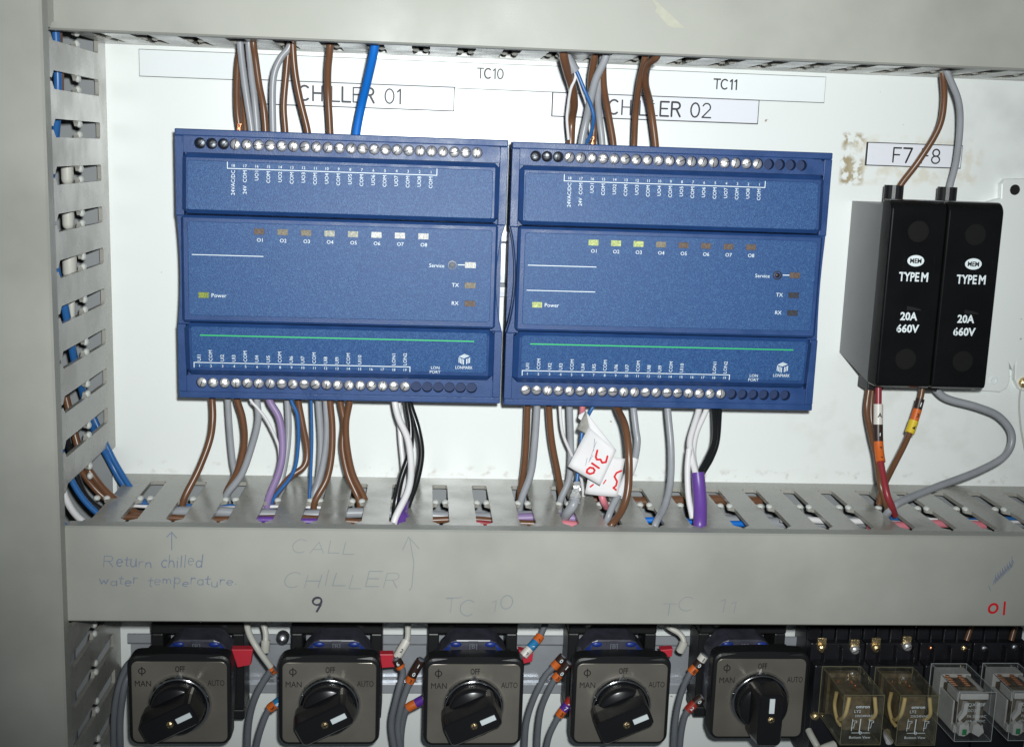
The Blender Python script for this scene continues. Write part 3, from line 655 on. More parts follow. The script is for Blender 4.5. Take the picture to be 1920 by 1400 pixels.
# ================================================================== fuse holders
def fuse(x0, x1, label, pxs, shroud_px, seed):
    t = thing('fuse_holder', label, 'fuse holder', ((x0+x1)/2, -65, 0), 'black fuse holders')
    g = MB(); g.prism([(-19.5,0.05),(-19.5,46),(-112,46),(-104,0.05)], x0+.2, x1-.2, lambda a, b, c: (c, a, b)); g.build('grey_base', 'fusegrey', t)
    pr = [(-17.2,44.5),(-16.4,46),(-16.4,52)]+[(-16.4-6*(1-math.cos(math.radians(a))), 52+6*math.sin(math.radians(a))) for a in (20,40,60,75,90)]+[(-110,58),(-111.8,57.4),(-112.8,55.5),(-112.8,46),(-111,44.5)]
    bm = bmesh.new(); vs = [bm.verts.new((x0+.15, a, b)) for a, b in pr]; f = bm.faces.new(vs); r = bmesh.ops.extrude_face_region(bm, geom=[f])
    tv = [e for e in r['geom'] if isinstance(e, bmesh.types.BMVert)]
    for v in tv: v.co.x = x1-.15
    tf = [e for e in r['geom'] if isinstance(e, bmesh.types.BMFace)]
    bmesh.ops.recalc_face_normals(bm, faces=list(bm.faces))
    caps = [ff for ff in bm.faces if len(ff.verts) > 4]
    bmesh.ops.bevel(bm, geom=list({e for ff in caps for e in ff.edges}), offset=1.0, segments=3, profile=.5, affect='EDGES')
    c = MB(); c.frombm(bm); car = c.build('fuse_carrier', 'bakelite', t)
    FF = lambda x, y: 58.0
    d = MB(); xc = lambda px, py: P(px, py, 58)
    for px, py, r_ in pxs['circles']:
        d = MB(); a = xc(px, py); d.lathe(a[0], a[1], [(r_+.35, 57.95), (r_+.3, 58.22), (r_, 58.22), (r_-.05, 58.05)], 28, sm=False); d.lathe(a[0], a[1], [(r_-.4, 57.9), (r_-.5, 58.1), (0, 58.1)], 28, sm=False); d.build('screw_cover', 'roundel', car)
    a = xc(*pxs['win']); wn = MB()
    wn.box(a[0]-4.6, a[0]+4.6, a[1]-7.6, a[1]+7.2, 57.7, 58.15, .12, 1); wn.build('viewing_window', 'bakelite', car)
    wl_ = MB(); wl_.prism([(a[0]-4.4, a[1]-7.4), (a[0]+3.4, a[1]-7.4), (a[0]+2.6, a[1]-6.6), (a[0]-.5, a[1]-5.8), (a[0]-4.4, a[1]-5.2)], 58.1, 58.25); wl_.build('window_grey_wedge', 'matteblack', car)  # lighter wedge added to give the grey gradient at the window's foot
    # faint raised frame round the rating plate
    k = pxs['win']; a = xc(*k); fx0, fx1, fy0, fy1 = a[0]-8.2, a[0]+8.0, a[1]-24, a[1]+21; fr = MB()
    for b in ((fx0, fx1, fy0, fy0+.3), (fx0, fx1, fy1-.3, fy1), (fx0, fx0+.3, fy0+.31, fy1-.31), (fx1-.3, fx1, fy0+.31, fy1-.31)): fr.box(*b, 57.9, 58.12)
    fr.build('rating_frame', 'bakelite', car)
    pr = MB(); a = xc(*pxs['oval']); pr.lathe(a[0], a[1], [(4.4, 58.02), (4.35, 58.14)], 28, ex=.66, sm=False); pr2 = MB(); text(pr2, 'MEM', a[0], a[1]-1.15, lambda x, y: 58.14, 2.3, width=6.0, bold=.03, th=.05)
    a = xc(*pxs['type']); text(pr, 'TYPE', a[0]-2.4, a[1]-2.2, FF, 4.4, width=10.6, bold=.025, th=.1); text(pr, 'M', a[0]+5.8, a[1]-2.2, FF, 4.4, width=3.6, bold=.03, th=.1)
    a = xc(*pxs['amp']); text(pr, '20A', a[0], a[1]-1.9, FF, 3.9, width=9.0, bold=.03, th=.1)
    a = xc(*pxs['volt']); text(pr, '660V', a[0], a[1]-1.9, FF, 3.9, width=11.8, bold=.03, th=.1)
    pr.build('printed_lettering', 'white', car); pr2.build('emblem_lettering', 'ink', car)
    s_ = MB(); a = P(*shroud_px, 30)
    for sgn in (1,):
        xx = a[0]; s_.lathe(xx, 0, [(0,0)], 3) if 0 else None
        n = 18; vs = []; rO, rI = 5.0, 3.9
        for yy, r_ in ((-24, rO), (-9.8, rO), (-9.8, rI), (-20, rI)):
            for q in range(n): an = 2*math.pi*q/n; vs.append((xx+r_*math.cos(an), yy, 30+r_*math.sin(an)))
        s_.add(vs, [(i*n+q, i*n+(q+1) % n, (i+1)*n+(q+1) % n, (i+1)*n+q) for i in range(3) for q in range(n)], 0, False)
        s_.add(vs[-n:], [tuple(range(n))])
    s_.build('terminal_shroud', 'matteblack', t)
    l_ = MB().box((x0+x1)/2-11, (x0+x1)/2-2, -118, -112, 24, 38, .6).build('terminal_shroud', 'matteblack', t)
fuse(234.2, 263.4, 'left black fuse holder with exposed grey base, next to the right blue controller', dict(circles=[(1722,434,5.1),(1698,673,5.1)], win=(1718,555), oval=(1717,489), type=(1713,519), amp=(1704,593), volt=(1702,616)), (1675,365), 1)
fuse(263.8, 293.0, 'right black fuse holder beside the drilled white bracket', dict(circles=[(1829,440,5.1),(1805,677,5.1)], win=(1826,562), oval=(1825,495), type=(1821,524), amp=(1811,598), volt=(1808,622)), (1775,368), 2)

# ================================================================== white bracket at the right
mb = MB(); px = [(1886,336),(1878,345),(1877,372),(1840,382),(1822,560),(1826,732),(1876,735),(1889,727),(1894,712),(1893,681),(1899,694),(1904,682),(1903,712),(1912,730),(1935,738),(2050,740),(2050,330)]
mb.prism([P(*p, 4.4)[:2] for p in px], 0.05, 4.4, bev=.6)
br = thing('steel_bracket', 'white painted steel bracket with a drilled hole, right of the fuse holders', 'bracket', P(1900, 540, 0))
b_ = mb.build('bracket_plate', 'panel', br)
a = P(1903, 356, 4.4); m_ = MB(); m_.lathe(a[0], a[1], [(2.9, 4.42), (2.7, 4.55), (2.2, 4.5)], 20, sm=False); m_.build('drilled_hole', 'ink', b_)
a = P(1863, 713, 4.4); m_ = MB(); m_.lathe(a[0], a[1], [(2.6, 4.4), (2.4, 4.75), (1.6, 4.85), (1.2, 4.6), (0, 4.6)], 18, sm=False); m_.build('filled_rivet', 'striplabel', b_)
a = P(1922, 718, 6); m_ = MB(); m_.lathe(a[0], a[1], [(3.2, .1), (3.2, 5), (2.6, 6.4), (0, 7)], 18); tag(m_.build('round_head_screw', 'brass'), 'round brass screw head at the right edge of the panel', 'screw')
wire('thin twisted beige wire hanging from the brass screw at the right edge', 'beige', [P(1921,716,5), P(1914,728,4), P(1911,760,3), P(1914,800,3), P(1921,840,3), P(1928,880,3)], .45)

# ================================================================== wires, top, left controller
g = 'wires from the top duct to the left controller'
TW = [
('leftmost brown wire into the top of the left controller, its copper end showing', 'brown', [(451,84),(446,120),(444,165),(445,210),(449,243)], 1.75, 34),
('brown wire half hidden behind the first two grey wires at the left controller', 'brown', [(462,88),(458,150),(457,200),(460,246)], 1.4, 30),
('grey wire leaning right beside the leftmost brown wire, left controller', 'grey', [(450,80),(456,135),(463,185),(472,246)], 1.75, 44),
('second grey wire of the leaning pair into the left controller', 'grey', [(466,80),(471,135),(477,185),(482,246)], 1.7, 38),
('brown wire just right of the leaning grey pair, left controller', 'brown', [(475,80),(479,110),(486,160),(494,200),(498,247)], 1.7, 40),
('grey wire bending left from the second slot into the left controller', 'grey', [(544,84),(527,108),(515,135),(511,172),(512,247)], 1.75, 42),
('brown wire between the bent grey wire and the slanting brown wire', 'brown', [(541,86),(537,135),(532,197),(535,247)], 1.65, 34),
('brown wire slanting right across the CHILLER 01 label', 'brown', [(549,84),(553,135),(562,185),(577,248)], 1.75, 42),
('single brown wire covering part of the first L of CHILLER 01', 'brown', [(619,85),(615,130),(615,172),(619,249)], 1.8, 40),
]
tw_o = [top_wire(lb, mt, px, r, g, de)[0] for lb, mt, px, r, de in TW]; left_first = tw_o[0]
o, p = top_wire('flat bright blue wire crossing the E of CHILLER 01', 'bright_blue', [(703,84),(690,147),(678,197),(668,250)], 2.15, g, 42)
def copper(px, py, d, parent):
    a = P(px, py, d); m_ = MB()
    for k in range(7): m_.tube([(a[0]+random.uniform(-.9,.9), a[1]+2, a[2]+random.uniform(-.5,1.6)), (a[0]+random.uniform(-1.2,1.2), a[1]-3, a[2]+random.uniform(-.5,1.8))], .22, 6)
    m_.build('copper_strands', 'copper', parent)
copper(449, 240, 45, left_first)
g = 'wires from the top duct to the right controller'
TW = [
('thick brown wire behind the stripped cable, leftmost into the right controller', 'brown', [(1056,98),(1064,135),(1073,165),(1076,197),(1072,225),(1070,265)], 2.15, 32),
('brown wire passing behind the grey crossing wires above the right controller', 'brown', [(1115,104),(1109,140),(1108,165),(1111,200),(1114,228),(1112,266)], 1.75, 30),
('thick grey wire crossing down to the left above the right controller', 'grey', [(1137,103),(1118,147),(1108,185),(1100,222),(1091,266)], 1.9, 46),
('grey wire emerging from under the crossing grey wire at the right controller', 'grey', [(1131,106),(1125,145),(1121,185),(1124,222),(1129,268)], 1.7, 38),
('brown wire just right of the crossing grey wires, right controller', 'brown', [(1131,106),(1132,160),(1140,210),(1150,270)], 1.7, 40),
('brown wire left of the printed brown wire across CHILLER 02', 'brown', [(1210,105),(1199,155),(1192,210),(1189,271)], 1.65, 38),
('rightmost brown wire with dark printed letters across CHILLER 02', 'brown', [(1233,101),(1215,122),(1210,155),(1219,197),(1229,273)], 1.9, 42),
]
for k, (lb, mt, px, r, de) in enumerate(TW):
    o, p = top_wire(lb, mt, px, r, g, de)
    if k == 1: copper(1111, 264, 45, o)
k = MB()
for s, f in (('BLASTO', .34), ('1250V', .62)):
    i = int(f*len(p)); c = p[i]; tdir = p[i+2]-p[i-2]; text(k, s, c.x, c.y, lambda x, y: c.z+1.95, 1.3, math.degrees(math.atan2(tdir.y, tdir.x)), width=9, bold=.02)
k.build('printed_characters', 'ink', o)
pts = [P(1050,84,58), P(1056,98,58), P(1066,113,57), P(1078,134,56)]
o, p = wire('cut grey cable sheath with two thin cores, above the right controller', 'grey', pts, [2.6]*22, g, 'cable', 'stripped_cable')
sp = spline([P(1076,128,55), P(1079,145,54), P(1070,168,52), P(1065,200,48), P(1063,225,46), P(1066,262,44)]); MB().tube(sp, .75, 8).build('white_core', 'wwire', o)
sp = spline([P(1078,128,56), P(1084,140,56), P(1097,172,56), P(1109,200,55), P(1113,222,54), P(1109,248,50), P(1100,268,46)]); MB().tube(sp, .95, 8).build('blue_core', 'bwire', o)
sp = spline([P(1077,130,55), P(1084,150,54), P(1092,175,50), P(1099,196,46), P(1104,225,42), P(1107,262,40)]); MB().tube(sp, .5, 8).build('white_core', 'wwire', o)
# fuse holder, top
def plain(label, mt, px, r, g=None, name='wire', cat='wire'): return wire(label, mt, [P(*a) for a in px], r, g, cat, name)
g = 'wires above the fuse holders'
plain('brown wire curving down across the F7 F8 label into the left fuse holder', 'brown', [(1768,118,40),(1768,141,40),(1770,189,38),(1760,240,36),(1724,300,32),(1690,345,30),(1680,368,30),(1676,382,30)], 1.75, g)
plain('grey wire curving down past the F7 F8 label into the right fuse holder', 'grey', [(1770,118,46),(1779,143,46),(1797,189,44),(1800,238,40),(1793,302,34),(1781,350,30),(1777,378,30)], 1.75, g)

# ================================================================== wires, bottom, left controller
g = 'wires from the left controller to the lower duct'
LW = [
('leftmost brown wire below the left controller, curving into its own slot', 'brown', [(397.6,745),(399,785),(393,826),(372,881),(344,938)], 1.85, 34),
('grey wire left of the second brown wire below the left controller', 'grey', [(427,746),(431,811),(436,863),(440,892),(428,922)], 1.75, 32),
('second brown wire from the left below the left controller', 'brown', [(444,746),(455,785),(458,829),(446,881),(424,925)], 1.85, 36),
('grey wire curving left over the slot behind the second brown wire', 'grey', [(482,749),(484,788),(472,837),(453,889),(424,929)], 1.8, 42),
('thin white wire slanting behind the lilac wire, left controller', 'wwire', [(469,747),(484,766),(500,787),(518,824),(524,852),(520,900),(508,930)], .75, 44),
('grey wire running beside the lilac wire below the left controller', 'grey', [(539,749),(541,798),(538,845),(528,897),(512,932)], 1.75, 32),
('lilac wire with a kink below the left controller', 'lilac', [(505,749),(524,785),(530,837),(524,881),(502,938)], 1.95, 42),
('brown wire bulging right beside the thin blue wires, left controller', 'brown', [(559,749),(567,793),(576,845),(570,874),(543,895),(514,934)], 1.75, 34),
('thin blue wire crossing over the bulging brown wire', 'bwire', [(546,749),(558,780),(559,837),(549,887),(512,936)], .95, 46),
('straight thin blue wire dropping to the fifth lower duct slot', 'bwire', [(583.5,751),(585,824),(582,902),(580,938)], .8, 44),
('pale grey wire right of the straight thin blue wire', 'grey', [(597,751),(601,811),(601,850),(597,897),(587,930)], 1.75, 34),
('dusty grey wire touching the brown wire above the fifth slot', 'grey', [(611,751),(613,811),(607,863),(597,905),(586,934)], 1.7, 38),
('brown wire with dark ends curving into the fifth slot', 'brown', [(619,751),(623,798),(622,850),(613,897),(590,941)], 1.75, 40),
('left one of two brown wires that cross like an X', 'brown', [(638,751),(645,792),(642,837),(652,889),(673,938)], 1.7, 36),
('right one of two brown wires that cross like an X', 'brown', [(656,751),(649,792),(651,837),(662,889),(684,936)], 1.7, 42),
('thin white wire behind the white and black bunch, left controller', 'wwire', [(748,754),(750,811),(756,876),(757,915),(752,950)], 1.3, 32),
('front black wire of the white and black bunch, left controller', 'black', [(763,754),(770,798),(768,848),(752,897),(741,951)], 1.7, 42),
('rear black wire bowing right in the white and black bunch', 'black', [(768,754),(783,803),(790,850),(781,902),(764,951)], 1.7, 38),
('white wire twisting under the black wires into the purple sheath', 'wwire', [(740.6,754),(748,785),(765,824),(771,876),(765,920),(740,974)], 1.75, 44),
]
for lb, mt, px, r, d0 in LW: low_wire(lb, mt, px, r, g, d0)
def sheath(label, px, r, d):
    pts = spline([P(a, b, dd) for a, b, dd in px]); tag(MB().tube(pts, r, 16).build('cable_sheath', 'purple'), label, 'cable sheath')
a = PY(757, 955, -180.5); b_ = PY(750, 986, -180.5)
tag(MB().tube(spline([(a[0], -177, a[2]-4), (a[0]-.6, -182, 70), (b_[0], -189, 82)]), [2.6]*7+[4.3]*8, 16).build('cable_sheath', 'purple'), 'purple cable sheath end peeping from the slot below the left controller', 'cable sheath')
g = 'wires from the right controller to the lower duct'
LW = [
('leftmost brown wire below the right controller, with tiny print', 'brown', [(989,762),(986,837),(981,889),(975,922)], 1.8, 34),
('grey wire crossing over the leftmost brown wire below the right controller', 'grey', [(1007,763),(1002,837),(995,889),(977,938)], 1.85, 42),
('second brown wire below the right controller, slanting right', 'brown', [(1029,762),(1034,824),(1046,889),(1052,928)], 1.85, 36),
('thin white wire slanting towards the hanging paper tag', 'wwire', [(1050,764),(1055,811),(1072,853),(1088,890),(1094,930)], .85, 44),
('grey wire behind the paper tag, bending left into the slot', 'grey', [(1068,764),(1070,824),(1070,865),(1066,902),(1051,938)], 1.8, 38),
('grey wire curving left into the slot just left of the purple sheath', 'grey', [(1252,767),(1258,837),(1257,902),(1246,949),(1229,982)], 1.85, 44),
]
for lb, mt, px, r, d0 in LW: low_wire(lb, mt, px, r, g, d0)
plain('brown wire bowing right in front of the lower paper tag', 'brown', [(1152,740,42),(1158,766,46),(1172,798,58),(1179,850,66),(1178,915,70),(1167,954,74),(1147,983,82),(1138,992,78)], 1.9, g)
plain('grey wire wrapped by the lower paper tag', 'grey', [(1188,745,40),(1188,767,40),(1192,803,42),(1195,832,44),(1186,876,50),(1165,918,56),(1150,945,62),(1140,970,66),(1130,990,62)], 1.8, g)
plain('left one of two white wires entering the upright purple sheath', 'wwire', [(1310,755,40),(1310,769,42),(1294,824,52),(1297,855,58),(1304,886,64),(1308,910,68)], 1.7, g)
plain('right one of two white wires entering the upright purple sheath', 'wwire', [(1325,755,38),(1324,769,40),(1306,811,46),(1300,850,54),(1306,886,62),(1310,910,66)], 1.5, g)
plain('left black wire joining the purple sheath below the right controller', 'black', [(1339,755,40),(1339,767,42),(1340,824,52),(1327,858,58),(1311,888,64),(1308,905,66)], 1.5, g)
plain('right black wire joining the purple sheath below the right controller', 'black', [(1349,755,38),(1349,767,40),(1345,824,50),(1334,858,56),(1316,889,62),(1312,905,64)], 1.45, g)
plain('flat white strip hugging the left side of the upright purple sheath', 'wwire', [(1292,842,58),(1289,880,62),(1291,930,68),(1299,972,74)], 1.6, g)
sheath('upright purple cable sheath holding the white and black wires', [(1308,886,66),(1311,915,69),(1313,950,74),(1312,985,80),(1310,996,76)], 3.5, 0)
# tags
plain('short pink wire end sticking out of the upper paper tag', 'pink', [(1092,745,44),(1092,768,46),(1090,785,50)], 1.6)
plain('pink wire below the lower paper tag', 'pink', [(1118,880,50),(1126,920,56),(1131,938,58),(1137,950,54)], 1.8)
plain('thin blue wire running behind the upper paper tag to the foil', 'bwire', [(1116,755,44),(1103,778,46),(1092,806,52),(1088,850,54),(1083,890,56),(1080,915,58)], 1.0)
def sheet(pts, bulge, mt, name, parent, n=8, th=.25):            # a curled quad of paper with real thickness; pts = TL TR BR BL in panel space
    q = [Vector(p) for p in pts]; vs = []
    for j in range(n+1):
        for i in range(n+1):
            u, v = i/n, j/n; p = (q[0]*(1-u)+q[1]*u)*(1-v)+(q[3]*(1-u)+q[2]*u)*v; vs.append(p+Vector((0, 0, bulge(u, v))))
    m_ = MB(); N = len(vs); V = vs+[p-Vector((0, 0, th)) for p in vs]; k = n+1
    F = [(j*k+i, j*k+i+1, (j+1)*k+i+1, (j+1)*k+i) for j in range(n) for i in range(n)]
    F += [tuple(N+x for x in reversed(f)) for f in F]
    rim = [i for i in range(k)]+[j*k+n for j in range(1, k)]+[n*k+i for i in range(n-1, -1, -1)]+[j*k for j in range(n-1, 0, -1)]
    F += [(rim[i], rim[(i+1) % len(rim)], N+rim[(i+1) % len(rim)], N+rim[i]) for i in range(len(rim))]
    m_.add(V, F, 0, True); return m_.build(name, mt, parent)
tg = thing('paper_tag', 'front white paper tag with red numbers 310, hanging from the pink wire', 'paper tag', P(1120, 850, 70), 'handwritten paper tags')
A = [P(1106,800,66), P(1156,840,70), P(1126,911,74), P(1065,874,70)]
mb = sheet([P(1104,800,64), P(1156,844,72), P(1126,911,74), P(1065,874,68)], lambda u, v: 2.5*math.sin(math.pi*u)*(1-v)-1.2*u*v, 'paper', 'tag_face', tg)
sheet([P(1098,770,58), P(1114,793,62), P(1105,815,64), P(1082,804,60)], lambda u, v: 1.2*math.sin(math.pi*u), 'greypaper', 'folded_neck', tg)
sheet([P(1099,772,60.5), P(1156,844,70.5), P(1120,845,70), P(1104,802,63)], lambda u, v: .6*math.sin(math.pi*v), 'paper', 'tag_shoulder', tg)
sheet([P(1085,777,56), P(1098,770,57), P(1092,790,58), P(1084,783,57)], lambda u, v: .5, 'paper', 'folded_neck', tg)
def dq(u, v, Q=[Vector(P(1104,800,64)), Vector(P(1156,844,72)), Vector(P(1126,911,74)), Vector(P(1065,874,68))]):
    p = (Q[0]*(1-u)+Q[1]*u)*(1-v)+(Q[3]*(1-u)+Q[2]*u)*v; return p+Vector((0, 0, 2.5*math.sin(math.pi*u)*(1-v)-1.2*u*v+.12))
Qx = [P(1104,800,64), P(1156,844,72), P(1126,911,74), P(1065,874,68)]
pr = MB()
def tagink(pl, wd, d, m=None): (m or pr).ribbon([P(a, b, d)[:2] for a, b in pl], wd, lambda x, y: d, .1)
def tag_d(px, py):               # depth of the front sheet at a pixel, by search over its surface
    best = None
    for i in range(41):
        for j in range(41):
            p = dq(i/40, j/40); x, y, _ = P(px, py, p.z); e = (p.x-x)**2+(p.y-y)**2
            if best is None or e < best[0]: best = (e, p.z)
    return best[1]
for pl in ([(1120,844),(1117,856),(1119,861),(1126,861),(1129,867),(1136,866),(1139,855)], [(1110,868),(1123,877)], [(1106,876),(1101,880),(1100,885),(1106,888),(1113,886),(1115,881),(1112,877),(1106,876)]):
    ds = [tag_d(*a) for a in pl]
    for k in range(len(pl)-1):
        d_ = max(ds[k], ds[k+1])+.15; tagink([pl[k], pl[k+1]], 1.05, d_)
pr.build('red_numbers', 'redink', tg)
pr = MB()
for pl in ([(1115,822),(1113,845)], [(1118,828),(1104,866)], [(1112,853),(1106,862)], [(1101,858),(1098,872)]):
    d_ = max(tag_d(*a) for a in pl)+.12; tagink(pl, .22, d_)
pr.build('pencil_strokes', 'pen', tg)
tg = thing('paper_tag', 'rear white paper tag with red marks, wrapped round the grey wire', 'paper tag', P(1135, 900, 60), 'handwritten paper tags')
sheet([P(1112,848,58), P(1172,860,61), P(1158,932,64), P(1097,926,60)], lambda u, v: .9*math.sin(math.pi*u)-.8*v, 'paper', 'tag_face', tg)
pts = spline([P(1189,860,50), P(1183,880,52.5), P(1172,903,56), P(1160,930,60)]); MB().tube(pts, 2.35, 14, cap=False).build('wrapped_end', 'paper', tg)
pr = MB(); tagink([(1165,882),(1156,886),(1152,893),(1157,902),(1155,910),(1150,914),(1155,918)], 1.0, 63); tagink([(1112,908),(1107,912)], .9, 60.3); tagink([(1136,900),(1132,906)], .9, 61.5)
pr.build('red_marks', 'redink', tg)
# stripped cable end with its foil
foil_cable, _ = plain('thick grey cable with crumpled silver foil at its stripped end, entering the lower duct', 'grey', [(1079,935,66),(1074,948,68),(1064,962,66),(1054,976,58),(1046,990,50)], 2.5, None, 'cable', 'cable')
m_ = MB(); p = spline([P(1083,905,57), P(1082,915,60), P(1079,925,63), P(1078,935,66), P(1076,944,67)], 5)
rs = [1.2+1.5*abs(math.sin(i*1.3))*(.4+i/len(p)) for i in range(len(p))]; m_.tube(p, rs, 9)
for i in range(0, len(m_.v)): v = m_.v[i]; m_.v[i] = tuple(c+random.uniform(-.45, .45) for c in v)
m_.sm = [False]*len(m_.sm); m_.build('cable_foil', 'foil', foil_cable)

# ================================================================== fuse holder, bottom
g = 'wires below the fuse holders'
o, p = plain('outer brown wire bowing left below the left fuse holder', 'brown', [(1633,700,32),(1629,730,34),(1625,768,36),(1632,810,42),(1643,855,50),(1650,905,60),(1660,940,62),(1668,960,58)], 1.7, g)
plain('brown wire between the bowed brown wire and the red wire', 'brown', [(1640,700,26),(1633,770,28),(1640,830,34),(1657,890,48),(1664,925,54),(1668,955,50)], 1.5, g)
o, p = plain('red wire with white, black and orange marker rings below the left fuse holder', 'red', [(1647,700,40),(1647,730,42),(1647,825,48),(1653,876,56),(1663,925,64),(1672,948,64),(1678,965,60)], 1.8, g)
for f0, f1, mt, ch, cm in ((.22,.28,'mwhite','A','ink'), (.28,.34,'mblack','1','white'), (.34,.40,'orange','3','ink'), (.40,.465,'orange','3','ink')): marker(o, p, f0, f1, 2.5, mt, ch, cm)
o, p = plain('brown wire with orange and yellow marker rings between the fuse holders', 'brown', [(1730,700,36),(1729,730,38),(1720,768,40),(1701,822,44),(1672,880,52),(1654,918,60),(1648,945,60)], 1.65, g)
for f0, f1, mt, ch, cm, rr in ((.25,.33,'mblack','1','white',2.3), (.33,.40,'orange','3','ink',2.4), (.40,.47,'yellow','4','ink',2.6)): marker(o, p, f0, f1, rr, mt, ch, cm)
plain('thick grey cable looping out to the right below the right fuse holder', 'grey', [(1745,715,26),(1757,733,27),(1779,748,28),(1834,763,30),(1874,781,30),(1897,814,30),(1886,852,32),(1836,882,36),(1752,914,46),(1694,938,58),(1672,952,62),(1660,968,58)], 2.05, g)

# ================================================================== wires lying inside the ducts
g = 'wires lying inside the lower duct'
def duct_run(label, mt, x0, x1, y, d, r, amp=2.5, ph=0):
    n = max(3, int((x1-x0)/22)); pts = [(x0+(x1-x0)*i/n, y+amp*math.sin(i*1.7+ph), d+amp*1.2*math.sin(i*1.1+ph*2)) for i in range(n+1)]
    wire(label, mt, pts, r, g, n=8)
for a in [('thick grey cable inside the lower duct under the left controller', 'grey', -130, 62, -186, 52, 2.8, .8, 0),
          ('brown wire low inside the lower duct, left half', 'brown', -150, 72, -186.5, 61, 1.9, 1.0, 1),
          ('blue wire inside the lower duct seen in its leftmost slots', 'bwire', -150, -62, -184.8, 43, 1.1, .9, 2),
          ('white wire inside the lower duct seen in its leftmost slots', 'wwire', -148, -40, -184.6, 47, .9, .8, 3),
          ('violet wire inside the lower duct, under the lilac wire', 'purple', -90, -40, -185.5, 66, 1.9, .6, .5),
          ('grey wire inside the lower duct, second from its cover', 'grey', -120, 50, -189, 70, 2.0, 1.0, 4),
          ('lilac wire inside the lower duct, under the right controller', 'lilac', 44, 92, -185.5, 57, 2.6, .6, 5),
          ('pink wire inside the lower duct, beside the lilac one', 'pink', 66, 92, -186.5, 64, 2.2, .5, .3),
          ('red wire low in the lower duct, left of the right controller', 'red', 22, 48, -187, 62, 1.6, .6, .3),
          ('bright blue wire inside the lower duct, right of the purple sheath', 'bright_blue', 108, 176, -186, 58, 1.7, 1.2, .2),
          ('brown wire inside the lower duct, behind the purple sheath', 'brown', 90, 190, -186, 20, 3.2, .8, 3),
          ('dark grey wire inside the lower duct, behind the brown one', 'dgrey', 96, 330, -196, 40, 2.4, 1.6, 2.2),
          ('thick grey cable inside the lower duct, right half', 'grey', 150, 345, -189.5, 46, 3.2, 1.0, 1.5),
          ('white wire inside the lower duct, far right slots', 'wwire', 190, 238, -185.2, 56, 1.8, .8, 1.2),
          ('thin white wire inside the lower duct, under the grey loop', 'wwire', 262, 345, -185, 53, .9, .8, 2.2),
          ('pink wire inside the lower duct, below the fuse holders', 'pink', 236, 300, -186, 60, 2.5, .8, 4.2),
          ('blue wire inside the lower duct, right of the fuse holder wires', 'bwire', 252, 345, -185.4, 50, 1.4, .8, 2.7),
          ('black wire inside the lower duct, far right', 'black', 200, 345, -188, 66, 2.2, 1.2, 2.7)]: duct_run(*a)
g = 'wires running down inside the left duct'
def vrun(label, mt, pts, r): wire(label, mt, pts, r, g, n=8)
vrun('bright blue wire inside the left duct, seen in the second slot from the top', 'bwire', [(-171.5,60,66),(-171.3,20,66),(-176,-8,60),(-180,-40,60),(-173,-72,66),(-171.5,-84,64),(-171.5,-108,53),(-171.5,-130,38),(-171,-150,24),(-165,-168,18),(-158,-180,20),(-148,-190,24)], 2.0)
vrun('brown wire inside the left duct, close beside the blue one', 'brown', [(-172,60,60),(-172,20,60),(-178,0,58),(-186,-20,62),(-190,-100,56),(-182,-140,50),(-172,-168,44),(-156,-185,44),(-130,-192,46)], 1.7)
vrun('white wire inside the left duct, crossing the corner into the lower duct', 'wwire', [(-180,-60,70),(-176,-110,74),(-174,-140,80),(-170,-166,84),(-163,-183,78),(-150,-190,72),(-130,-193,70)], 1.7)
vrun('shiny blue wire crossing the open corner of the two ducts', 'bwire', [(-180,-120,60),(-176,-148,66),(-170,-168,66),(-161,-182,64),(-150,-189,62),(-135,-191,62)], 1.6)
vrun('brown wire crossing the open corner, nearest the panel', 'brown', [(-182,-130,34),(-174,-158,40),(-166,-172,42),(-155,-182,46),(-140,-190,50)], 2.0)
vrun('light blue wire at the inner corner close to the panel', 'bwire', [(-176,-140,14),(-168,-158,16),(-160,-172,20),(-150,-184,26),(-138,-192,32)], 1.6)
vrun('black wire inside the left duct behind the lower slots', 'black', [(-178,-90,60),(-175,-125,68),(-172,-150,64),(-166,-176,60),(-150,-190,56)], 1.8)
vrun('light blue wire close to the duct cover at the open corner', 'bwire', [(-186,-150,84),(-176,-172,88),(-166,-184,88),(-155,-192,82)], 1.3)
vrun('grey wire inside the left duct below the lower duct', 'dgrey', [(-172,-215,70),(-174,-250,66),(-173,-300,70),(-172,-360,66)], 2.2)
for k, (yy, dd, w_) in enumerate([(-19.9, 52, 2.9), (-41.4, 53, 2.8), (-64.9, 53, 3.4), (-87.4, 52, 1.7)]):
    m_ = MB(); m_.tube([(-172.3, yy+9, dd), (-172.3, yy, dd), (-172.3, yy-w_*.5, dd), (-172.3, yy-w_*.85, dd), (-172.3, yy-w_, dd)], [w_, w_, w_*.87, w_*.5, .1], 18)
    tag(m_.build('cable_end', 'beige'), ['white round cable end in the fourth slot of the left duct', 'white round cable end in the fifth slot of the left duct', 'widest white cable end, in the middle slots of the left duct', 'small white cable end low in the left duct'][k], 'cable end', 'white cable ends in the left duct')
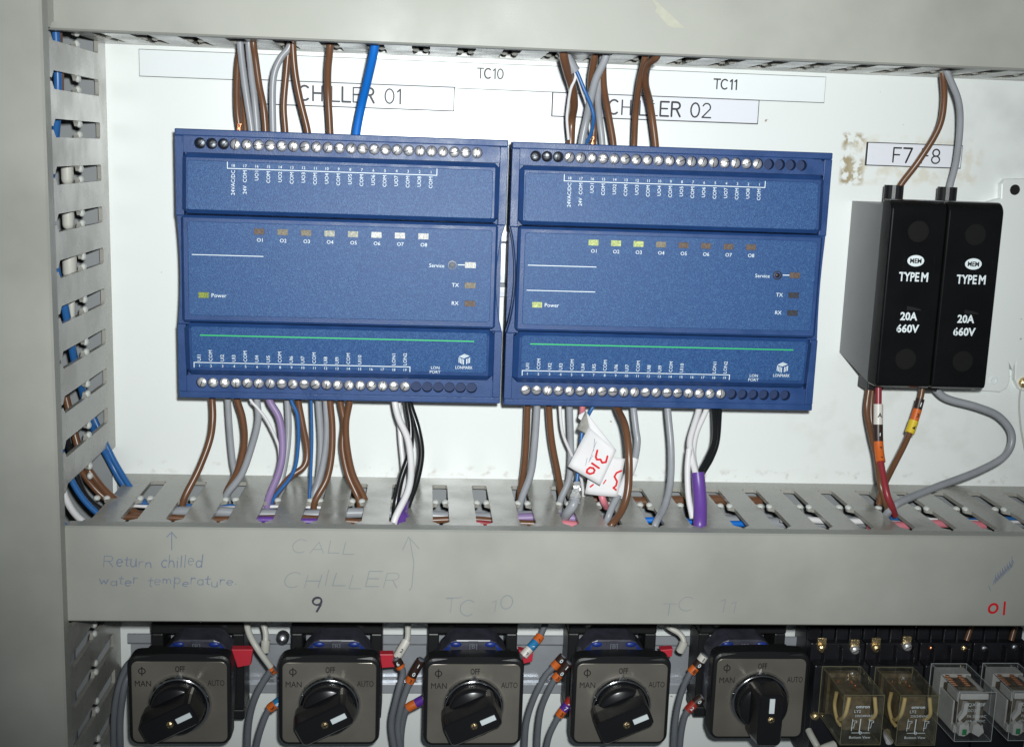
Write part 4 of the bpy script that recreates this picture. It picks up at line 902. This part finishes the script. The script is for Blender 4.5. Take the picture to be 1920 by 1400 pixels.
# ================================================================== rotary switches
def rotary(pxc, pytop, label, ang, pxb):
    D = 62.; c = P(pxc, pytop, D); W = 24.2; Hh = 44.5
    x, y1 = c[0], c[1]; y0 = y1-Hh; yc = (y0+y1)/2
    t = thing('rotary_switch', label, 'rotary switch', (x, yc, 0), 'rotary switches in a row')
    # bracket
    bx = P(pxb, 1167, 30)[0]; by = P(pxb, 1166, 30)[1]; m_ = MB()
    bw = 24.6
    m_.box(bx-bw, bx+bw, by-6.2, by, 10, 32, 1.0); m_.box(bx-bw, bx-bw+6.2, by-50, by-6.3, 10, 31, .8); m_.box(bx+bw-6.2, bx+bw, by-50, by-6.3, 10, 31, .8); m_.box(bx-bw, bx+bw, by-56, by-50.1, 10, 31, .8)
    m_.build('mounting_bracket', 'matteblack', t)
    # contact block, octagonal top seen between the bracket arms
    cb = MB(); s_ = [(-18,-44),(18,-44),(18.5,-12),(17,-8),(12,-2.5),(9,-1.2),(-9,-1.2),(-12,-2.5),(-17,-8),(-18.5,-12)]
    ty = P(pxb, 1199, 50)[1]; tx = P(pxb, 1200, 46)[0]
    cb.prism([(tx+a, ty+b+1.2) for a, b in s_], 34, 50, bev=.8); blk = cb.build('contact_block', 'smoke', t)
    e = MB()
    for sg in (-1, 1): e.ball((tx+sg*9.2, ty-2.6, 49.8), 3.2, 1.6, 1.0); 
    e.prism([(tx-18.3, ty-11), (tx-16.8, ty-7), (tx-12, ty-1.8), (tx-12.6, ty-6), (tx-15, ty-11)], 49.8, 50.8); e.prism([(tx+18.3, ty-11), (tx+16.8, ty-7), (tx+12, ty-1.8), (tx+12.6, ty-6), (tx+15, ty-11)], 49.8, 50.8)
    e.build('blue_insert', 'bluecontact', blk)
    e = MB(); e.box(tx-2.6, tx+2.6, ty-5.6, ty-.6, 50.05, 50.5, .1, 1); text(e, '[B]', tx, ty-4.6, lambda a, b: 50.6, 2.6, width=4, th=.05, mi=1); e.build('clear_window', ['smoke', 'dgrey'], blk)
    # body behind plate
    MB().box(x-21, x+21, y0+2, y1-2, 36, 55, 1.5).build('switch_body', 'matteblack', t)
    # plate frame: rounded square with bulged top
    def rr(wd, ya, yb, r, bul=0):
        pts = arc(wd-r, yb-r, r, r, 0, 90, 5)
        for k in range(1, 6): u = 1-k/3; pts.append((u*(wd-r), yb+bul*(1-u*u)))
        pts += arc(-wd+r, yb-r, r, r, 90, 180, 5)+arc(-wd+r, ya+r, r, r, 180, 270, 5)+arc(wd-r, ya+r, r, r, 270, 360, 5)
        return [(x+a, b) for a, b in pts]
    fr = MB(); fr.prism(rr(26.2, y0-1.8, y1+3.3, 5.2, .8), 53, D+.2, bev=1.7); fro = fr.build('plate_frame', 'matteblack', t)
    pl = MB(); pl.prism(rr(W, y0, y1, 3.2), D-.5, D+.5, bev=.3); plo = pl.build('name_plate', 'nameplate', t)
    pr = MB(); FN = lambda a, b: D+.5
    text(pr, 'OFF', x+.4, y1-5.6, FN, 3.2, width=4.9, bold=.014, th=.06); text(pr, 'MAN', x-18.4, y1-13.6, FN, 3.2, width=8.2, bold=0.0, th=.06); text(pr, 'AUTO', x+19.2-.6, y1-13.2, FN, 3.2, width=8.6, bold=0.0, th=.06)
    ex, ey = x-18.8, y1-5.2
    e = arc(ex, ey, 1.7, 1.5, 0, 360, 12); pr.ribbon(e, .5, FN, .06); pr.ribbon([(ex, ey-2.5), (ex, ey+2.3)], .5, FN, .06)
    pr.build('printed_lettering', 'ink', plo)
    ky = yc-1.0
    rg = MB(); rg.lathe(x, ky, [(16.4, D+.4), (16.2, D+1.5), (15.2, D+3.4), (14.2, D+3.9), (13.5, D+1.2)], 48); rg.prism([(x-2.2, ky+15.3), (x+2.2, ky+15.3), (x, ky+17.6)], D+.4, D+3.2, bev=.5); rgo = rg.build('chrome_ring', 'chrome', t)
    kn = MB(); kn.lathe(x, ky, [(13.4, D+.6), (13.4, D+7.5), (12.9, D+9.5), (11.8, D+10.6), (0, D+10.9)], 48)
    ca, sa = math.cos(math.radians(ang)), math.sin(math.radians(ang))
    R2 = lambda a, b, c_: (x+a*ca-b*sa, ky+a*sa+b*ca, c_)
    # grip bar: wider foot, narrower top, long tail and short pointer end
    def loop(l0, l1, hw_, z, rnd=3.0): 
        o_ = []
        for cx, cy, a0 in ((l1-rnd, hw_-rnd*.9, 0), (-l0+rnd, hw_-rnd*.9, 90), (-l0+rnd, -hw_+rnd*.9, 180), (l1-rnd, -hw_+rnd*.9, 270)): o_ += [(p[0], p[1]) for p in arc(cx, cy, rnd, rnd*.9, a0, a0+90, 4)]
        return [R2(a, b, z) for a, b in o_]
    rings = [loop(16, 13.2, 8.2, D+6, 3.4), loop(16, 13.2, 7.8, D+13, 3.2), loop(15.5, 13.0, 6.4, D+21.5, 2.8), loop(14.8, 12.3, 5.7, D+22.6, 2.4)]
    n = len(rings[0]); V = [v for r__ in rings for v in r__]
    kn.add(V, [(i*n+k, i*n+(k+1) % n, (i+1)*n+(k+1) % n, (i+1)*n+k) for i in range(3) for k in range(n)], 0, False); kn.add(rings[-1], [tuple(range(n))])
    kno = kn.build('knob', 'knobblack', t)
    b = MB(); hx = [(3.2, -1.35), (11.2, -1.35), (11.2, 1.35), (3.2, 1.35)]
    bm = bmesh.new(); vs = [bm.verts.new(R2(a, b_, D+22.55)) for a, b_ in hx]; f = bm.faces.new(vs); g_ = bmesh.ops.extrude_face_region(bm, geom=[f])
    for v in [q for q in g_['geom'] if isinstance(q, bmesh.types.BMVert)]: v.co.z = D+23.1
    b.frombm(bm); b.build('white_pointer', 'white', kno)
    s2 = MB(); sx, sy, _ = R2(-.6, -.2, 0); s2.lathe(sx, sy, [(1.9, D+22.4), (1.8, D+23.0), (1.1, D+23.4), (0, D+23.5)], 14)
    for a in (20, 110): s2.ribbon([(sx-1.4*math.cos(math.radians(a)), sy-1.4*math.sin(math.radians(a))), (sx+1.4*math.cos(math.radians(a)), sy+1.4*math.sin(math.radians(a)))], .42, lambda a_, b_: D+23.45, .05, 1)
    s2.build('knob_screw', ['brass', 'ink'], kno)
    return t
rotary(336, 1239, 'leftmost rotary switch in the bottom row, knob turned to AUTO', 27, 371)
rotary(618, 1241, 'second rotary switch from the left, below the number 9 on the duct cover', 27, 632)
rotary(890, 1244, 'middle rotary switch of the five, below the faint TC 10 writing', 25, 887)
rotary(1168, 1243, 'fourth rotary switch from the left, knob turned to AUTO', 24, 1149)
rotary(1429, 1234, 'rightmost rotary switch, the only one with its knob pointing straight up to OFF', 90, 1393)

# ================================================================== wires among the switches
g = 'grey control wires among the rotary switches'
def cw(label, mt, px, r=1.75, marks=()):
    o, p = wire(label, mt, [P(*a) for a in px], r, g)
    for f0, f1, m_, ch, cm in marks: marker(o, p, f0, f1, r+.75, m_, ch, cm, h=2.2)
    return o, p
cw('outer grey wire bowing left of the leftmost rotary switch', 'dgrey', [(252,1235,40),(236,1252,40),(220,1300,42),(214,1350,42),(214,1410,42)], 1.9)
cw('inner grey wire bowing left of the leftmost rotary switch', 'dgrey', [(246,1262,42),(235,1280,44),(228,1320,46),(225,1360,46),(226,1410,46)], 1.9)
cw('beige wire looping down from the lower duct right of the leftmost switch', 'beige', [(478,1152,40),(464,1163,42),(467,1186,46),(482,1214,50),(508,1250,50)], 1.7)
cw('short beige wire beside the loop, ending in a beige crimp', 'beige', [(488,1150,36),(493,1166,38),(498,1186,40),(498,1203,42),(497,1222,42)], 1.7, ((.70,.98,'beige',None,None),))
cw('grey wire with an orange marker between the first two switches', 'dgrey', [(516,1252,48),(504,1262,48),(480,1303,48),(467,1349,46),(463,1410,44)], 1.9, ((.02,.16,'orange','3','ink'),))
cw('grey wire with blue 6 marker left of the second switch', 'dgrey', [(526,1312,48),(517,1319,48),(502,1333,48),(487,1372,48),(478,1410,46)], 1.8, ((.04,.24,'mblue','6','white'),(.24,.44,'orange','3','ink')))
cw('beige wire dropping right of the second switch to a white crimp', 'beige', [(767,1152,38),(765,1170,40),(764,1196,42),(754,1215,44),(744,1232,44)], 1.7, ((.55,.97,'mwhite','2','ink'),))
cw('grey wire with a black marker, outer one left of the middle switch', 'dgrey', [(741,1232,46),(750,1248,46),(755,1262,46),(744,1305,48),(734,1355,46),(741,1410,44)], 1.8, ((.04,.17,'mblack','6','white'),(.17,.24,'orange',None,None)))
cw('grey wire with a black and orange marker close to the middle switch', 'dgrey', [(791,1234,50),(775,1262,50),(764,1288,50),(752,1325,50),(746,1365,48),(752,1410,46)], 1.8, ((.02,.13,'mblack','1','white'),(.13,.24,'mblack','0','white'),(.24,.33,'orange','3','ink')))
cw('grey wire with purple and orange marker left of the middle switch', 'dgrey', [(796,1309,50),(780,1318,50),(764,1328,50),(756,1350,48),(752,1380,46),(752,1410,44)], 1.8, ((.02,.20,'mpurple',None,None),(.20,.38,'orange',None,None)))
cw('grey wire from the duct with orange, blue and white markers right of the middle switch', 'dgrey', [(1030,1150,36),(1022,1170,38),(1012,1193,42),(995,1213,46),(980,1230,48)], 1.7, ((.48,.62,'orange','2','ink'),(.62,.78,'mblue','6','white'),(.78,.98,'mwhite','2','ink')))
cw('grey wire with black 0 marker, left of the fourth switch', 'dgrey', [(1058,1228,48),(1042,1246,48),(1022,1267,48),(1000,1311,48),(987,1355,46),(983,1410,44)], 1.75, ((.02,.14,'mblack','0','white'),(.14,.24,'orange',None,None)))
cw('grey wire with black and white 0 markers close to the fourth switch', 'dgrey', [(1068,1240,50),(1052,1260,50),(1036,1280,50),(1016,1324,48),(1009,1365,46),(1007,1410,44)], 1.75, ((.02,.14,'mblack','1','white'),(.14,.24,'mblack','0','white'),(.24,.34,'orange','3','ink')))
cw('grey wire with red 2 and purple 7 markers left of the fourth switch', 'dgrey', [(1072,1308,50),(1060,1325,50),(1046,1345,50),(1030,1378,48),(1023,1410,46)], 1.7, ((.02,.16,'mred','2','white'),(.16,.32,'mpurple','7','white'),(.32,.46,'orange','3','ink')))
cw('beige wire with a knotted end right of the fourth switch', 'beige', [(1238,1160,38),(1256,1176,42),(1275,1188,44),(1282,1203,46),(1274,1222,46)], 1.6, ((.74,.98,'beige',None,None),))
cw('grey wire with black 0 and orange marker left of the rightmost switch', 'dgrey', [(1322,1226,50),(1308,1246,50),(1290,1268,50),(1274,1310,48),(1266,1355,46),(1263,1410,44)], 1.75, ((.02,.12,'mwhite','1','ink'),(.12,.24,'mblack','0','white'),(.24,.34,'orange','8','ink')))
cw('grey wire with red-brown 2 marker left of the rightmost switch', 'dgrey', [(1318,1305,50),(1300,1320,50),(1286,1338,50),(1278,1370,48),(1274,1410,46)], 1.75, ((.02,.2,'mblack','0','white'),(.2,.42,'mred','2','white')))
for k, (pts, lb) in enumerate([([(434,1217),(474,1217),(470,1246),(445,1251)], 'red plastic tab at the right side of the leftmost switch'), ([(712,1226),(737,1226),(740,1250),(716,1252)], 'red plastic tab between the second and middle switches'), ([(972,1218),(1000,1224),(998,1240),(982,1244)], 'red plastic tab right of the middle switch'), ([(1238,1218),(1262,1216),(1260,1230),(1244,1234)], 'smallest red plastic tab, right of the fourth switch')]):
    m_ = MB(); m_.prism([P(*p, 46)[:2] for p in pts], 41, 46, bev=.4); tag(m_.build('red_tab', 'redtag'), lb, 'plastic tab', 'red plastic tabs')
m_ = MB(); a = P(522, 1222, 30); m_.lathe(a[0], a[1], [(3.6, 8), (3.6, 12), (2.6, 14), (0, 14.6)], 16); tag(m_.build('rail_screw', 'dullsteel'), 'round silver screw head on the rail between the first two switches', 'screw')

# ================================================================== relays and sockets
def socket(px0, px1, label, screws):
    x0 = P(px0, 1240, 34)[0]; x1 = P(px1, 1240, 34)[0]; yt = P(px0, 1160, 20)[1]; yy = P(px0, 1246, 40)[1]
    t = thing('relay_socket', label, 'relay socket', ((x0+x1)/2, yy, 0), 'black relay sockets')
    m_ = MB(); m_.box(x0+.2, x1-.2, yy-60, yt, 4, 24, .5); m_.box(x0+.2, x1-.2, yy-60, yt-9, 24, 33, .6)
    W = x1-x0
    for k in range(4): m_.box(x0+W*(k/4)+.35, x0+W*(k+1)/4-.35-(.6 if k == 3 else 0), yt-13, yt-2, 24, 27.5, .6)
    m_.box(x0+.2, x1-.2, yy-60, yy+.5, 33, 42, .8)
    for k in range(3): m_.box(x0+W*(k+.62)/3.1, x0+W*(k+.62)/3.1+1.1, yy+.6, yt-10, 33, 38, .25)
    b = m_.build('socket_body', 'socket', t)
    for px, py, mt, big in screws:
        a = P(px, py, 36)
        if big:
            p_ = MB(); p_.box(a[0]-2.5, a[0]+2.5, a[1]-1, a[1]+4.6, 32.5, 34.2, .3); p_.build('terminal_clamp', 'brass', t)
            s_ = MB(); s_.lathe(a[0], a[1]-1, [(2.5, 33), (2.5, 35.6), (1.7, 36.4), (0, 36.6)], 14)
        else: s_ = MB(); s_.lathe(a[0], a[1], [(1.9, 32.5), (1.9, 33.6), (1.2, 34.1), (0, 34.2)], 14)
        s_.ribbon([(a[0]-1.5, a[1]-(1 if big else 0)-.8), (a[0]+1.5, a[1]-(1 if big else 0)+.8)], .4, lambda q, r: 36.65 if big else 34.25, .03, 1)
        s_.build('terminal_screw', [mt, 'ink'], t)
socket(1519, 1621, 'relay socket with two bright terminal screws, beside the rightmost switch', [(1543,1213,'brass',1), (1605,1216,'steel',1)])
socket(1622, 1722, 'relay socket with two bright terminal screws behind the second amber relay', [(1645,1213,'brass',1), (1703,1210,'steel',1)])
socket(1724, 1822, 'relay socket behind the first clear white relay', [(1751,1219,'copper',0), (1812,1219,'brass',0)])
socket(1824, 1926, 'rightmost relay socket, behind the cut-off clear relay', [(1850,1219,'dullsteel',0), (1907,1217,'dullsteel',0)])
def relay(bl, fl_, wpx, label, kind):
    db, df = 42., 78.
    a = P(*bl, db); b = P(*fl_, df); x0 = (a[0]+b[0])/2; y1 = (a[1]+b[1])/2; c = P(fl_[0]+wpx, fl_[1]-3, df); x1 = x0+(c[0]-b[0]); y0 = y1-28
    t = thing('relay', label, 'relay', ((x0+x1)/2, (y0+y1)/2, db), 'plug-in relays')
    W = x1-x0; cm, em = ('clearyellow', 'resin') if kind == 'amber' else ('clear', 'clearedge')
    # shell: five thin walls with rounded outer edges
    sh = MB(); th = .9
    bm = bmesh.new(); bmesh.ops.create_cube(bm, size=1)
    for v in bm.verts: v.co = Vector(((x0+x1)/2+v.co.x*W, (y0+y1)/2+v.co.y*28, (db+df)/2+v.co.z*(df-db)))
    bmesh.ops.bevel(bm, geom=list(bm.edges), offset=.7, segments=2, affect='EDGES'); sh.frombm(bm)
    cov = sh.build('clear_cover', cm, t)
    # moulded edge ridges
    e = MB(); q = .17
    for xx, yy in ((x0, y1), (x1, y1), (x0, y0), (x1, y0)): e.tube([(xx, yy, db), (xx, yy, df)], q, 6)
    for dd in (db+.3, df): e.tube([(x0, y1, dd), (x1, y1, dd)], q, 6); e.tube([(x0, y0, dd), (x1, y0, dd)], q, 6); e.tube([(x0, y0, dd), (x0, y1, dd)], q, 6); e.tube([(x1, y0, dd), (x1, y1, dd)], q, 6)
    e.build('moulded_edge', em, cov)
    cx = (x0+x1)/2
    if kind == 'amber':
        m_ = MB(); m_.box(x0+3.5, x1-3.5, y0+4, y1-4.2, db+4, df-8, .6); m_.box(x0+2, x1-2, y0+2, y1-2, db+.5, db+5, .4); m_.build('coil_block', 'coil', t)
        m_ = MB(); m_.tube([(x0+5, y1-6, db+14), (x0+5, y1-6, db+26)], 2.2, 14); m_.tube([(x1-7, y1-6, db+12), (x1-7, y1-6, db+22)], 2.0, 14); m_.build('coil_core', 'coil', t)
        m_ = MB(); 
        for sx, sg in ((x0+3, -1), (x1-3.2, 1)):
            m_.tube(spline([(sx-sg*.9+0, y1-2.5, df-3), (sx-sg*.3, y1-7, df-2.6), (sx+sg*.4, y1-12, df-3), (sx-sg*.2 if sg > 0 else sx-1.0, y1-17, df-7), (sx, y1-20, df-14)]), 1.05, 10)
        m_.tube(spline([(x0+1.8, y1-6, db+20), (x0+1.7, y1-14, db+19), (x0+2, y1-20, db+24), (x0+2.5, y1-21, df-8)]), 1.0, 10)
        m_.build('cream_lead', 'cream', t)
        m_ = MB()
        for ox, dd in ((5.2, 12), (12.6, 12), (12.8, 17)): m_.ball((x0+ox, y1-3.2, db+dd), .7, .5, .7); m_.box(x0+ox-.3, x0+ox+.3, y1-6.5, y1-3.4, db+dd-1, db+dd+2.5)
        m_.build('contact', 'copper', t)
        pr = MB(); F = lambda a_, b_: df+.02
        text(pr, 'omron', cx-.4, y1-7.2, F, 1.7, width=7.4, bold=.02, th=.05); text(pr, 'LY2', cx-3.0, y1-9.8, F, 1.6, width=3.4, th=.05); text(pr, '220/240VAC', cx+.6, y1-12.2, F, 1.25, width=9.6, th=.05)
        for sg in (-1, 1):
            bx = cx+sg*4.6
            pr.ribbon([(bx-.6, y1-14.4), (bx+1.6, y1-14.4), (bx+1.6, y1-15.4), (bx+.6, y1-15.4), (bx+.2, y1-18.4), (bx-1.2, y1-18.4)], .26, F, .05); pr.ribbon([(bx-.6, y1-13.4), (bx-.9, y1-20)], .34, F, .05)
        pr.ribbon([(cx-.9, y1-13.4), (cx-1.2, y1-21)], .5, F, .05); pr.ribbon([(cx-5.2, y1-21.2), (cx+4.6, y1-21.2)], .28, F, .05); pr.ribbon(arc(cx-.5, y1-21.2, .6, .8, 0, 360, 8), .25, F, .05)
        text(pr, 'Bottom View', cx-.6, y1-24.4, F, 1.4, width=11.4, th=.05); pr.build('printed_lettering', 'white', cov)
    else:
        m_ = MB(); m_.box(x0+1.6, x1-1.6, y0+1.6, y1-1.8, db+.6, db+10, .4); m_.box(x0+1.8, x0+2.8, y0+3, y1-9, db+10, df-9, .3); m_.box(x0+1.8, x0+2.8, y1-8, y1-3, df-18, df-5, .3); m_.box(x0+2.2, x1-2.6, y1-5.6, y1-2.2, df-7, df-2.2, .6); m_.box(x1-5, x1-3, y1-4, y1-2.2, db+10, df-4, .4)
        m_.box(x0+2, x1-2, y0+1.6, y0+6, db+10, df-6, .5); m_.build('relay_frame', 'relaywhite', t)
        m_ = MB(); m_.prism([(x0+4.4, y1-7), (x0+6.6, y1-7), (x0+6.3, y1-13), (x0+2.4, y1-17.6), (x0+1.8, y1-16), (x0+4.0, y1-12)], df-4, df-1.5); m_.box(x0+11.2, x0+13.4, y1-17, y1-7, df-4, df-1.5, .4)
        m_.prism([(x0+3, y0+2.5), (x0+3, y0+8), (x0+5, y0+9.5), (x0+6.5, y0+8), (x0+8, y0+9.3), (x0+8.3, y0+3.5), (x0+6, y0+2)], df-5, df-1.6); m_.prism([(x0+10, y0+4), (x0+10.5, y0+8.5), (x0+13, y0+9.3), (x0+15.8, y0+7), (x0+16.6, y0+4.5), (x0+14, y0+1.8)], df-5, df-1.4); m_.build('lever', 'relaywhite', t)
        MB().box(x0+4.6, x0+7.0, y0+3.0, y0+6.2, df-1.5, df-1.05, .2).build('green_flag', 'greenled', t)
        m_ = MB(); m_.box(x0+3.2, x1-3.0, y0+5, y1-6, db+10, df-5.4, .8); m_.box(x0+5.2, x1-4, y1-6, y1-3, db+11, df-12, .5); m_.build('coil_block', 'coil', t)
        m_ = MB()
        for k in range(6):
            for ox in (4.4, 11.5): m_.tube([(x0+ox-1.1, y1-2.4-.1*k, db+11+k*2.0), (x0+ox+1.1, y1-2.4-.1*k, db+11.6+k*2.0)], .8, 8)
        m_.build('contact', 'copper', t)
        pr = MB(); F = lambda a_, b_: df+.02
        text(pr, 'QX-13F', cx, y1-8, F, 1.8, width=9.4, th=.05); text(pr, 'DC12V', cx-1.5, y1-11.2, F, 1.6, width=5.6, th=.05); text(pr, '7A 250VAC', cx+.6, y1-14.4, F, 1.35, width=10.6, th=.05); text(pr, '10A 28VDC', cx+.4, y1-17, F, 1.2, width=10.4, th=.05)
        pr.build('printed_lettering', 'white', cov)
relay((1541,1245), (1584,1306), 76, 'left amber-tinted relay with cream leads, next to the rightmost switch', 'amber')
relay((1640,1246), (1690,1307), 74, 'right amber-tinted relay with cream leads, beside the clear relays', 'amber')
relay((1744,1237), (1801,1303), 70, 'clear relay with white parts and a green flag, fully in view', 'clear')
relay((1841,1236), (1902,1302), 70, 'clear relay with white parts cut off by the right edge of the photo', 'clear')
g = 'wires around the relays'
plain('beige wire with a white sleeve at the foot of the first relay socket', 'beige', [(1516,1368,46),(1522,1380,50),(1532,1398,54),(1540,1415,54)], 1.9, g)
plain('white wire sleeve lying under the left amber relay', 'mwhite', [(1536,1408,60),(1548,1402,60),(1564,1396,58)], 2.6, g)
plain('dark red-brown wire behind the first clear relay socket', 'brown', [(1832,1150,26),(1822,1172,28),(1812,1200,30)], 1.6, g)
plain('dark red-brown wire at the rightmost relay socket', 'brown', [(1912,1150,26),(1904,1172,28),(1896,1200,30)], 1.6, g)
plain('white wire between the two pairs of relays at the bottom edge', 'wwire', [(1668,1390,50),(1664,1380,46),(1662,1368,40)], 2.2, g)
a = P(1530, 1344, 44); m_ = MB(); m_.lathe(a[0], a[1], [(2.4, 40), (2.4, 43), (1.6, 44.2), (0, 44.5)], 14); tag(m_.build('round_head_screw', 'brass'), 'small brass screw between the rightmost switch and the left amber relay', 'screw')
